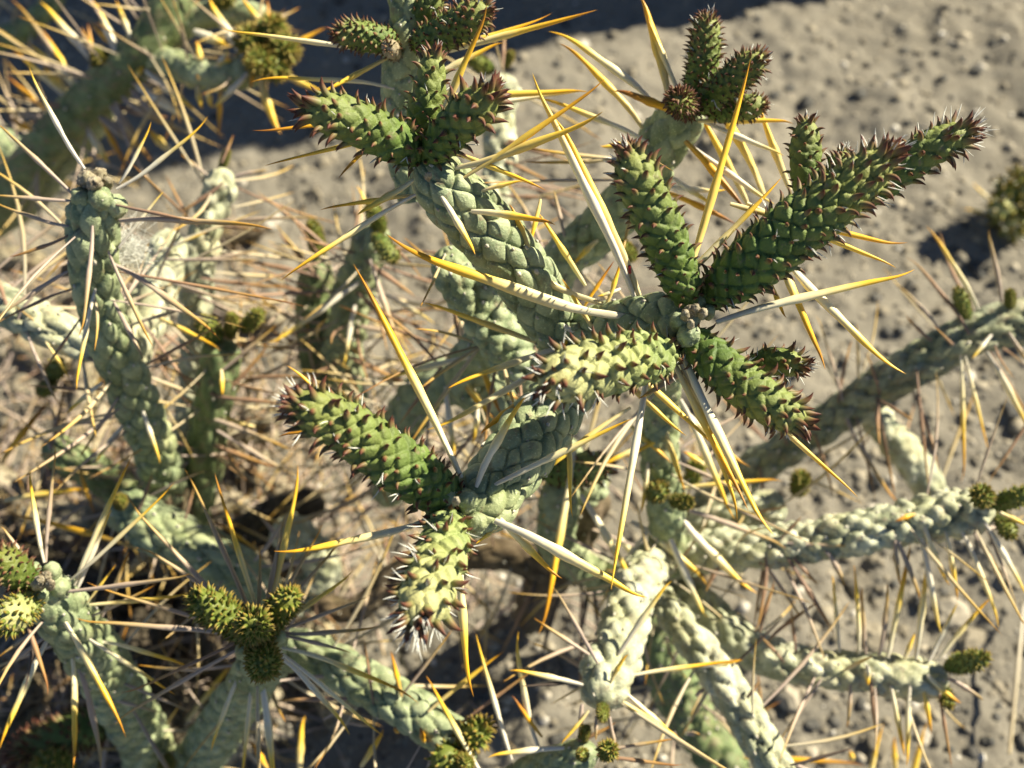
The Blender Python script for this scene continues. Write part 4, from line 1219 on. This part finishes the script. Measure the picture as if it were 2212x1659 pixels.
Q.shoot([(1000, 1640, 19.3, 34), (965, 1640, 18.9, 42), (975, 1665, 18.6, 36)], M_BUD, cols=13, leaf=1.0, lmat=M_LEAFG, bristle=0, size=0.72, wool=0)
QB = [(453, 712, 22, 30, -14, -16), (500, 703, 22, 22, 2, -20), (545, 692, 22, 26, 20, -16), (485, 345, 22.8, 12, 6, -16), (260, 1085, 21.6, 17, 0, -6),
      (1312, 1622, 17.6, 26, 4, -4), (1258, 1630, 17.8, 16, 0, 0), (1262, 1588, 18.4, 14, 4, -14), (360, 1650, 23, 24, 0, 10), (120, 800, 24, 24, 6, -20), (100, 840, 24, 24, -14, 6),
      (1005, 1645, 18.6, 20, 6, 10)]
for x, y, d, r, lx, ly in QB:
    lx, ly, bm_ = lx * random.uniform(0.9, 1.5), ly * random.uniform(0.9, 1.5), random.choice((M_BUD, M_BUD, M_SHOOT))
    r *= random.uniform(0.66, 0.86)
    Q.shoot([(x - lx, y - ly, d + 0.5, r * 0.7), (x - lx * .3, y - ly * .3, d + 0.15, r), (x + lx * .4, y + ly * .4, d - 0.2, r * 0.95), (x + lx, y + ly, d - 0.4, r * 0.7)],
            bm_, 'bud', cols=random.choice((11, 13, 15)), leaf=random.uniform(0.8, 1.25), lmat=M_LEAFG, bristle=0, wool=0)

Q.spines('s20', [
    (182, 363, 62, 145, 9, 'w', 0.15), (147, 410, -10, 262, 10, 'p', 0.15), (142, 433, -15, 421, 9, 'p', 0.1), (143, 487, -15, 434, 7, 'p', 0.1), (258, 395, 327, 263, 7, 'w', 0.1),
    (253, 407, 450, 253, 8, 'w', 0.1), (280, 505, 353, 413, 8, 'w', 0.1), (268, 478, 590, 494, 12, 'p', 0.1), (253, 443, 433, 480, 8, 'b', 0.1), (145, 510, 20, 555, 7, 'b', 0.0),
    (199, 490, 174, 727, 9, 'p', 0.3), (206, 625, 163, 842, 9, 'w', 0.2), (150, 585, -12, 690, 8, 'p', 0.15), (157, 625, -12, 702, 6, 'b', 0.1), (235, 545, 331, 750, 9, 'p', 0.2),
    (245, 570, 477, 734, 11, 'p', 0.1), (247, 655, 312, 780, 8, 'p', 0.2), (172, 690, 92, 803, 6, 'b', 0.1), (285, 592, 667, 662, 7, 'b', 0.0), (220, 828, 143, 894, 9, 'w', 0.1),
    (265, 920, 207, 997, 9, 'w', 0.1), (255, 860, 170, 990, 8, 'p', 0.1), (235, 840, 60, 830, 6, 'b', 0.0), (305, 880, 347, 1000, 9, 'w', 0.2), (330, 780, 480, 700, 7, 'b', 0.0),
    (290, 700, 420, 660, 7, 'p', 0.0), (60, 330, 20, 470, 7, 'y', 0.0)][:26], 'p')
Q.spines('s22a', [(447, 377, 390, 333, 7, 'p', 0), (510, 380, 577, 367, 7, 'p', 0), (480, 395, 383, 460, 7, 'b', 0), (440, 560, 560, 540, 7, 'p', 0), (430, 600, 620, 620, 7, 'b', 0),
                  (430, 640, 600, 720, 8, 'p', 0), (480, 350, 505, 290, 7, 'b', 0), (420, 700, 560, 760, 8, 'b', 0), (450, 480, 700, 470, 7, 'p', 0)], 'b')
Q.spines('s22b', [(360, 560, 560, 560, 8, 'p', 0.1), (330, 680, 478, 755, 8, 'y', 0.1), (345, 600, 520, 660, 7, 'p', 0.05), (310, 700, 420, 850, 8, 'b', 0.05), (350, 540, 450, 500, 7, 'w', 0.1)], 'p')
Q.spines('s23', [(478, 800, 480, 853, 9, 'y', 0.2), (560, 925, 387, 853, 8, 'y', 0.1), (440, 900, 640, 980, 8, 'p', 0.1), (450, 850, 640, 870, 8, 'b', 0.1), (440, 950, 600, 1010, 9, 'b', 0.1),
                 (470, 860, 580, 740, 8, 'b', 0.1), (470, 930, 640, 1030, 8, 'p', 0.1), (460, 850, 350, 790, 7, 'b', 0.1), (480, 800, 600, 700, 8, 'p', 0.1)], 'b')
Q.spines('s24', [(0, 1002, 106, 868, 12, 'o', 0.1), (200, 1000, 260, 870, 8, 'p', 0.1), (240, 1010, 300, 900, 7, 'b', 0.1), (140, 960, 100, 860, 7, 'p', 0.1), (130, 980, 40, 900, 6, 'p', 0.1),
                 (110, 970, 140, 830, 7, 'b', 0.1), (250, 1040, 330, 980, 8, 'b', 0.1), (170, 1010, 205, 1110, 7, 'o', 0.1), (0, 1083, 190, 1057, 10, 'y', 0.1)], 'p')


def H(x, y):
    return x / 3, 1106 + y / 3


Q.spines('s27', [
    (535, 1318, 400, 1013, 10, 'p', 0.15), (551, 1304, 463, 1023, 11, 'g', 0.15), (578, 1295, 645, 1003, 12, 'y', 0.15), (463, 1280, 272, 1078, 9, 'p', 0.1), (443, 1270, 297, 1176, 8, 'p', 0.1),
    (477, 1373, 160, 1346, 9, 'p', 0.1), (413, 1326, 187, 1259, 8, 'p', 0.1), (493, 1416, 243, 1561, 8, 'p', 0.1), (490, 1396, 260, 1503, 6, 'b', 0.1), (300, 1690, 510, 1423, 12, 'g', 0.0),
    (523, 1450, 455, 1625, 9, 'g', 0.1), (543, 1465, 520, 1690, 10, 'g', 0.1), (563, 1465, 592, 1710, 13, 'w', 0.15), (607, 1420, 757, 1588, 10, 'w', 0.1), (612, 1414, 828, 1593, 9, 'g', 0.1),
    (610, 1400, 904, 1516, 9, 'g', 0.1), (625, 1376, 760, 1410, 8, 'p', 0.1), (620, 1356, 795, 1290, 8, 'p', 0.1), (625, 1366, 820, 1352, 8, 'p', 0.1), (635, 1322, 765, 1232, 9, 'y', 0.1),
    (575, 1290, 612, 1110, 9, 'p', 0.1), (600, 1300, 700, 1130, 8, 'p', 0.1), (760, 1510, 593, 1516, 9, 'b', 0.0), (640, 1270, 740, 1160, 7, 'p', 0.1), (555, 1300, 560, 1180, 8, 'p', 0.1)], 'p')
Q.spines('s26', [
    (95, 1213, 63, 1016, 10, 'g', 0.1), (165, 1255, 286, 983, 12, 'g', 0.1), (100, 1208, 124, 960, 8, 'p', 0.1), (155, 1250, 377, 1043, 9, 'g', 0.1), (170, 1266, 240, 1100, 11, 'w', 0.1),
    (63, 1213, 5, 1136, 7, 'p', 0.1), (143, 1278, 415, 1243, 9, 'p', 0.1), (197, 1306, 413, 1283, 8, 'y', 0.1), (135, 1336, 273, 1593, 13, 'g', 0.2), (155, 1406, 158, 1668, 12, 'g', 0.15),
    (103, 1383, -2, 1618, 13, 'g', 0.15), (85, 1386, 0, 1452, 8, 'p', 0.1), (163, 1430, 218, 1668, 10, 'p', 0.1), (218, 1690, 273, 1340, 10, 'p', 0.0), (310, 1680, 343, 1543, 10, 'p', 0.1),
    (180, 1373, 380, 1503, 9, 'g', 0.1), (207, 1386, 423, 1449, 7, 'g', 0.1), (297, 1670, 257, 1606, 8, 'y', 0.1), (233, 1300, 277, 1190, 9, 'p', 0.1), (190, 1300, 250, 1220, 6, 'y', 0.1),
    (200, 1330, 340, 1260, 7, 'p', 0.1), (50, 1380, -5, 1420, 7, 'p', 0.1), (210, 1500, 350, 1540, 7, 'p', 0.1), (250, 1470, 415, 1540, 7, 'p', 0.1), (57, 1350, 107, 1500, 8, 'b', 0.1),
    (70, 1380, 50, 1500, 6, 'd', 0.1)], 'p')
Q.spines('s25', [(567, 1196, 460, 1122, 8, 'o', 0.1), (600, 1160, 553, 1106, 8, 'p', 0.1), (400, 1120, 420, 1050, 7, 'b', 0.1), (250, 1160, 280, 1130, 7, 'o', 0.2), (300, 1100, 330, 1020, 7, 'b', 0.1),
                 (200, 1160, 10, 1110, 10, 'o', 0.1), (550, 1210, 640, 1080, 8, 'p', 0.1), (590, 1240, 700, 1180, 8, 'p', 0.1)], 'p')
Q.spines('s28', [
    (1037, 1665, 921, 1456, 11, 'g', 0.1), (1108, 1650, 1028, 1370, 11, 'w', 0.1), (1165, 1612, 1118, 1363, 11, 'g', 0.1), (1177, 1600, 1107, 1500, 8, 'o', 0.1), (867, 1502, 844, 1406, 10, 'o', 0.1),
    (807, 1520, 787, 1380, 7, 'b', 0.1), (927, 1536, 1090, 1406, 10, 'y', 0.1), (997, 1563, 1160, 1443, 8, 'b', 0.1), (867, 1503, 977, 1360, 7, 'p', 0.1), (774, 1665, 830, 1576, 11, 'y', 0.1),
    (585, 1685, 538, 1597, 10, 'o', 0.1), (650, 1690, 658, 1546, 12, 'y', 0.1), (862, 1592, 855, 1570, 10, 'o', 0.9), (916, 1600, 908, 1570, 11, 'o', 0.7), (740, 1560, 815, 1570, 7, 'p', 0.1),
    (690, 1560, 800, 1490, 7, 'p', 0.1)], 'g')
Q.spines('s29', [(1217, 1616, 1054, 1633, 10, 'w', 0.1), (1334, 1616, 1457, 1596, 8, 'p', 0.1), (1290, 1630, 1475, 1655, 7, 'b', 0.1), (1250, 1600, 1330, 1560, 7, 'b', 0.1)], 'p')
Q.spines('s21', [(40, 690, 140, 560, 7, 'p', 0.1), (60, 720, 130, 880, 7, 'p', 0.1), (20, 680, -20, 560, 7, 'b', 0.1), (100, 740, 150, 820, 7, 'y', 0.1)], 'p')

fz = []
fc_ = np.array(at(282, 545, 18.4))
for _ in range(420):
    v = RNG.normal(0, 1, 3)
    v[2] *= 0.9
    p0 = fc_ + v * 0.0016
    fz.append((p0, p0 + RNG.normal(0, 1, 3) * 0.0022, 0.00009))
joined_spines('wool_tuft', fz, M_BRISTLE, Q.stems['s20'][1], Q.base)

# ------------------------------------------------------------------ the shaded cholla at the upper left
U = Plant('cholla_cactus', 'blurred dark green cholla standing in the shade at the upper left', 'cactus', ground_at(-160, 560))
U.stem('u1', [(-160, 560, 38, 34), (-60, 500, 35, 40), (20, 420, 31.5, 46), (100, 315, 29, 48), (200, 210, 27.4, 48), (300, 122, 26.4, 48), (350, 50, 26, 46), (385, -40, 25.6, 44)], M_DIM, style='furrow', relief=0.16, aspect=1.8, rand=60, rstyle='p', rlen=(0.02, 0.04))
U.stem('u3', [(-160, 565, 38.5, 26), (-60, 520, 36, 28), (60, 440, 33, 30), (130, 355, 31, 32), (190, 285, 29.4, 32), (240, 215, 28.4, 26)], M_OLD, style='plate', relief=0.2, rand=20, rstyle='p')
U.stem('u4', [(-160, 560, 38.5, 36), (-90, 380, 35, 42), (-30, 300, 33, 44), (30, 340, 32, 40), (50, 390, 32, 30)], M_OLD, style='plate', relief=0.2, rand=14, rstyle='p')
U.stem('u2', [(310, 120, 26.4, 30), (370, 135, 26, 32), (430, 158, 25.6, 34), (490, 165, 25.4, 34), (545, 150, 25.3, 36), (590, 125, 25.2, 32)], M_OLD, style='bead', relief=0.16, rand=16, rstyle='p')
U.stem('u5', [(330, 130, 26.6, 22), (365, 80, 26.5, 30), (420, 40, 26.4, 32), (490, 28, 26.3, 30), (560, 40, 26, 30), (600, 75, 25.8, 26)], M_OLD, style='bead', relief=0.16, rand=14, rstyle='p')
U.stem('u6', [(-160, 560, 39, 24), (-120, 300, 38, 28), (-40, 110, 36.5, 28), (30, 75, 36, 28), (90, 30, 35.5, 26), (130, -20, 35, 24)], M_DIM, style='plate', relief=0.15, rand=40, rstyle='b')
for x, y, d, r, lx, ly in [(585, 70, 25, 32, 12, -24), (612, 105, 24.8, 30, 16, 6), (590, 135, 24.8, 30, 10, 24), (545, 90, 25, 34, -16, -20), (560, 130, 24.6, 26, -6, 14), (215, 130, 26.5, 18, 0, -22), (480, -5, 26, 24, 10, -10)]:
    U.shoot([(x - lx, y - ly, d + 0.5, r * 0.7), (x - lx * .3, y - ly * .3, d + 0.15, r), (x + lx * .4, y + ly * .4, d - 0.2, r * 0.95), (x + lx, y + ly, d - 0.4, r * 0.7)],
            M_BUD, 'bud', cols=15, leaf=1.1, lmat=M_LEAFG, bristle=0, wool=0)


def A3(rows):
    return [(a / 3, b_ / 3, c / 3, d / 3) + tuple(r) for a, b_, c, d, *r in rows]


U.spines('u1', A3([
    (620, 420, 270, 10, 14, 'w', 0.0), (760, 380, 600, 0, 14, 'w', 0.0), (870, 300, 750, 0, 11, 'g', 0.0), (280, 280, 70, -10, 9, 'p', 0.0), (440, 480, 270, 190, 12, 'y', 0.0),
    (500, 540, 180, 280, 11, 'g', 0.0), (310, 530, 80, 320, 10, 'g', 0.0), (280, 700, 40, 490, 11, 'o', 0.0), (600, 390, 530, 180, 9, 'p', 0.0), (950, 460, 1270, 715, 16, 'w', 0.0),
    (960, 600, 1260, 790, 17, 'w', 0.0), (830, 650, 1110, 815, 12, 'p', 0.0), (720, 690, 850, 890, 11, 'p', 0.0), (590, 870, 720, 1080, 13, 'g', 0.0), (650, 760, 920, 960, 12, 'p', 0.0),
    (800, 690, 1090, 760, 11, 'b', 0.0), (400, 560, 280, 420, 14, 'y', 0.0), (440, 700, 130, 640, 9, 'b', 0.0), (480, 560, 340, 380, 12, 'g', 0.0), (300, 760, 0, 710, 9, 'p', 0.0),
    (700, 800, 980, 1040, 12, 'p', 0.0), (560, 700, 600, 690, 9, 'p', 0.3), (880, 500, 930, 420, 10, 'y', 0.3), (540, 640, 650, 580, 11, 'w', 0.3), (860, 540, 1100, 560, 9, 'p', 0.0),
    (240, 860, 40, 750, 12, 'o', 0.0), (900, 620, 1180, 870, 10, 'p', 0.0), (1130, 1000, 960, 830, 13, 'y', 0.0), (700, 860, 830, 1100, 11, 'o', 0.0), (800, 760, 930, 1000, 12, 'p', 0.0),
    (590, 340, 570, 150, 10, 'o', 0.0), (700, 260, 580, 140, 11, 'o', 0.0)]))
U.spines('u2', A3([
    (1480, 200, 1350, -10, 15, 'w', 0.0), (1230, 190, 1480, 300, 14, 'w', 0.2), (1300, 430, 1270, 260, 10, 'y', 0.0), (1600, 480, 1380, 700, 12, 'w', 0.0), (1280, 560, 1310, 710, 10, 'y', 0.0),
    (1690, 500, 1820, 870, 16, 'y', 0.0), (1360, 580, 1380, 700, 10, 'y', 0.0), (1830, 330, 2120, 175, 9, 'o', 0.0), (1660, 300, 1650, 130, 11, 'w', 0.1), (1650, 450, 1620, 580, 10, 'o', 0.0),
    (1400, 430, 1480, 320, 10, 'w', 0.2), (1380, 440, 1500, 385, 13, 'y', 0.2), (1430, 560, 1420, 900, 9, 'o', 0.0), (1180, 560, 1260, 520, 12, 'y', 0.2), (1640, 80, 1560, -20, 12, 'w', 0.0),
    (1730, 100, 1730, -10, 12, 'o', 0.0), (1850, 480, 2100, 600, 10, 'y', 0.0)]))

# leaves: the nearest ones as pieces of their own
P.finish_leaves(290)
Q.finish_leaves(60)
U.finish_leaves(0)

# ------------------------------------------------------------------ the small far cactus at the right edge
S = Plant('cactus_seedling', 'small bushy green cactus seedling alone on the soil at the right edge', 'cactus', ground_at(2190, 480))
gp = S.base
gd = -(gp - CAM).dot(C_B) * 100
for k, (lx, ly) in enumerate([(-18, -60), (26, -64), (4, -78), (-34, -20), (40, -10), (6, 30)]):
    S.shoot([(2190, 478, gd - 0.2, 20), (2190 + lx * .4, 470 + ly * .4, gd - 1.0, 30), (2190 + lx * .8, 465 + ly * .8, gd - 1.8, 28), (2190 + lx * 1.1, 460 + ly * 1.1, gd - 2.3, 18)],
            M_BRIGHT if k % 2 else M_BUD, 'joint', cols=8, leaf=1.3, lmat=M_LEAFG, bristle=0.4, wool=0)
S.spines('shoot0', [(2180, 470, 2100, 395, 7, 'w', 0), (2170, 470, 2080, 450, 7, 'w', 0), (2190, 500, 2120, 540, 7, 'b', 0), (2200, 500, 2195, 570, 8, 'o', 0), (2200, 430, 2190, 370, 7, 'w', 0)], 'w')
S.finish_leaves(0)

# ------------------------------------------------------------------ dry litter under the left clump
rs = np.random.RandomState(21)
used = set()
LIT = [
    (565, 1010, 48, 30, 8, 'round', 'rounded dry whitish cactus joint on the soil right of the shaded trunk'),
    (150, 1105, 44, 26, 12, 'round', 'dry tan cactus lump half buried in spines at the left'),
    (620, 1090, 34, 120, 70, 'long', 'long dry grey cactus joint lying under the middle of the clump'),
    (690, 1240, 34, 130, 20, 'long', 'dry grey joint lying below the long left pointing shoot'),
    (60, 1480, 34, 110, 150, 'long', 'dry grey joint lying in the lower left corner'),
    (340, 1400, 30, 90, 200, 'long', 'dark dry joint between the two star shaped spine bursts'),
    (150, 1500, 38, 120, 100, 'long', 'dry joint beneath the lower left branch'),
    (420, 1330, 24, 90, 10, 'long', 'thin dry joint behind the left burst of spines'),
    (90, 770, 40, 130, 20, 'long', 'pale dry joint lying below the thick left branch'),
    (40, 560, 38, 120, 0, 'long', 'pale dry joint lying above the thick left branch at the edge'),
    (360, 760, 26, 60, 40, 'long', 'pale dry joint between the two left stems'),
    (210, 1210, 36, 120, -20, 'long', 'black shaded joint above the left burst of spines'),
    (570, 1160, 30, 80, 60, 'long', 'ribbed tan joint in the litter below the centre left'),
    (30, 1100, 30, 110, 80, 'long', 'brown dry joint at the left edge'),
    (250, 930, 22, 80, -30, 'long', 'thin pale joint left of the leaning trunk'),
]
for k, (x, y, r, ln, ang, kind, words) in enumerate(LIT):
    p = ground_at(x, y)
    d = -(p - CAM).dot(C_B) * 100
    Rw = px(r, d) * 0.8
    d -= Rw * 100 * 0.9
    a = math.radians(ang)
    q = [(x + math.cos(a) * f * ln * 0.5, y + math.sin(a) * f * ln * 0.5, 0, r * (0.85 if abs(f) == 1 else 1)) for f in (-1, -0.33, 0.33, 1)]
    pts = []
    for (qx, qy, _, rr) in q:
        g_ = ground_at(qx, qy, Rw * 0.8)
        pts.append((qx, qy, -(g_ - CAM).dot(C_B) * 100, rr * 0.8))
    st = Stem(pts, cols=8, relief=0.32, style='bead' if kind == 'round' else random.choice(('bead', 'plate')), aspect=1.2, cap0=True, seed=900 + k, res=1.1)
    base = np.array([p.x, p.y, 0.0])
    nm = 'dry_joint'
    o = add(nm, mesh_from(nm, st.V - base, st.F, M_DEAD, st.col), None, base)
    tag(o, words, 'dry joint', 'dry cactus joints in the litter')
    items = []
    for _ in range(14):
        pp, nn, T, n = st.frame(rs.uniform(0.1, 0.9) * st.L, rs.uniform(0, 6.28))
        if n[2] < -0.2:
            continue
        dd = n + rs.normal(0, 0.4, 3)
        dd /= np.linalg.norm(dd)
        items.append((pp, pp + dd * rs.uniform(0.008, 0.02), 0.0006))
    joined_spines('dry_spines', items, SPINE_M['b'], o, base)

# more of the same litter, heaped in the shade under the two clumps
ANCH = [(60, 930, 'at the left edge below the thick branch'), (180, 1130, 'above the left burst of spines'), (330, 1060, 'at the foot of the tall left stem'),
        (470, 1080, 'at the foot of the flat topped stem'), (600, 1020, 'left of the long shoot tip'), (700, 1090, 'under the long left pointing shoot'),
        (640, 1230, 'between the lower star of spines and the lowest shoot'), (440, 1380, 'left of the lower star of spines'), (330, 1470, 'between the two stars of spines'),
        (60, 1480, 'in the lower left corner'), (200, 1560, 'below the left burst of spines'), (420, 1560, 'beside the stem under the lower star'), (620, 1560, 'on open soil below the lower star'),
        (40, 1330, 'at the left edge behind the bright shoot'), (80, 600, 'above the thick left branch'), (340, 520, 'right of the tall stem tip'), (560, 560, 'right of the pale beaded stem'),
        (560, 780, 'right of the flat topped stem buds'), (330, 800, 'between the two left stems'), (140, 780, 'below the thick left branch')]
for k in range(46):
    if k < 34:
        x, y = rs.uniform(-60, 720), rs.uniform(880, 1620)
    else:
        x, y = rs.uniform(-40, 600), rs.uniform(480, 880)
    z0 = rs.uniform(0.004, 0.030) if k < 34 else 0.005
    a = rs.uniform(0, 3.14)
    ln, rad = rs.uniform(0.016, 0.040), rs.uniform(0.0030, 0.0055)
    c = ground_at(x, y, z0)
    dv = Vector((math.cos(a), math.sin(a), rs.uniform(-0.35, 0.35))).normalized() * ln * 0.5
    side = Vector((-dv.y, dv.x, 0)) * rs.uniform(-0.3, 0.3)
    pts = []
    for f, bend in ((-1, 0), (-0.33, 1), (0.33, 1), (1, 0)):
        qx, qy, qd = to_px(c + dv * f + side * bend)
        pts.append((qx, qy, qd, rad / (qd * 0.01 * K) * 2212))
    near = min(ANCH, key=lambda q_: (q_[0] - x) ** 2 + (q_[1] - y) ** 2)[2]
    words = '%s %s dry joint %s' % ('short' if ln < 0.025 else 'long', ('pale grey', 'dark brown', 'tan ribbed')[k % 3], near)
    if words in used:
        continue
    used.add(words)
    st = Stem(pts, cols=8, relief=0.3, style=('bead', 'plate', 'furrow')[k % 3], aspect=1.3, cap0=True, seed=1200 + k)
    base = np.array([c.x, c.y, 0.0])
    o = add('dry_joint', mesh_from('dry_joint', st.V - base, st.F, (M_DEAD, M_WOOD, M_DEAD)[k % 3], st.col), None, base)
    tag(o, words, 'dry joint', 'heaped dry cactus joints around the left clump')
    items = []
    for pp, nn, T, n in zip(*st.frames(rs.uniform(0.1, 0.9, 16) * st.L, rs.uniform(0, 6.28, 16))):
        dd = n + rs.normal(0, 0.4, 3)
        dd /= np.linalg.norm(dd)
        items.append((pp, pp + dd * rs.uniform(0.006, 0.020), 0.0006))
    joined_spines('dry_spines', items, SPINE_M['p'], o, base)

# loose fallen spines and twigs on the soil, one mass of litter
items = []
for _ in range(950):
    x = abs(rs.normal(0, 420)) - 60
    y = rs.uniform(560, 1700)
    if rs.rand() < 0.35:
        x, y = rs.uniform(500, 1350), rs.uniform(560, 1350)
    p = ground_at(x, y)
    z = float(ground_h(np.array([p.x]), np.array([p.y]))[0])
    a = rs.uniform(0, 6.28)
    L = rs.uniform(0.006, 0.026)
    p0 = np.array([p.x, p.y, z + 0.0015])
    items.append((p0, p0 + np.array([math.cos(a) * L, math.sin(a) * L, rs.uniform(0, 0.6) * L]), rs.uniform(0.0005, 0.0011)))
o = joined_spines('spine_litter', items, SPINE_M['p'], None, (0, 0, 0))
tag(o, 'tangled litter of fallen dry spines on the soil under the clump', 'litter')

# straw lying at the lower right
p0, p1 = ground_at(2196, 1440), ground_at(2180, 1640)
st = Stem([(2212, 1300, -(ground_at(2212, 1300, .004) - CAM).dot(C_B) * 100, 4), (2198, 1440, -(ground_at(2198, 1440, .006) - CAM).dot(C_B) * 100, 5), (2180, 1630, -(ground_at(2180, 1630, .004) - CAM).dot(C_B) * 100, 4)],
          cols=4, relief=0.05, cap0=True)
o = add('straw', mesh_from('straw', st.V - np.array(p0), st.F, SPINE_M['s'], st.col * np.array([1, 0.4, 1])), None, p0)
tag(o, 'pale dry straw lying on the soil at the lower right edge', 'straw')

# red speck on the white spine
p = at(1360, 582, 14.2)
bw = px(7, 14.2)
V = np.array([(x, y, z) for x in (-1, 1) for y in (-1, 1) for z in (-1, 1)], dtype=float)
V, F = I2
X = np.sign(V) * np.abs(V) ** 0.6 * np.array([bw * 0.55, bw * 0.5, bw * 1.5])
m, t, b = new_mat('dark_red_shell')
b.inputs['Base Color'].default_value = (0.30, 0.012, 0.008, 1)
b.inputs['Roughness'].default_value = 0.35
o = add('red_mite', mesh_from('red_mite', X, F, m), None, p)
o.rotation_euler = (math.radians(-35), math.radians(-12), 0)
tag(o, 'tiny dark red mite clinging to the thick white spine', 'mite')
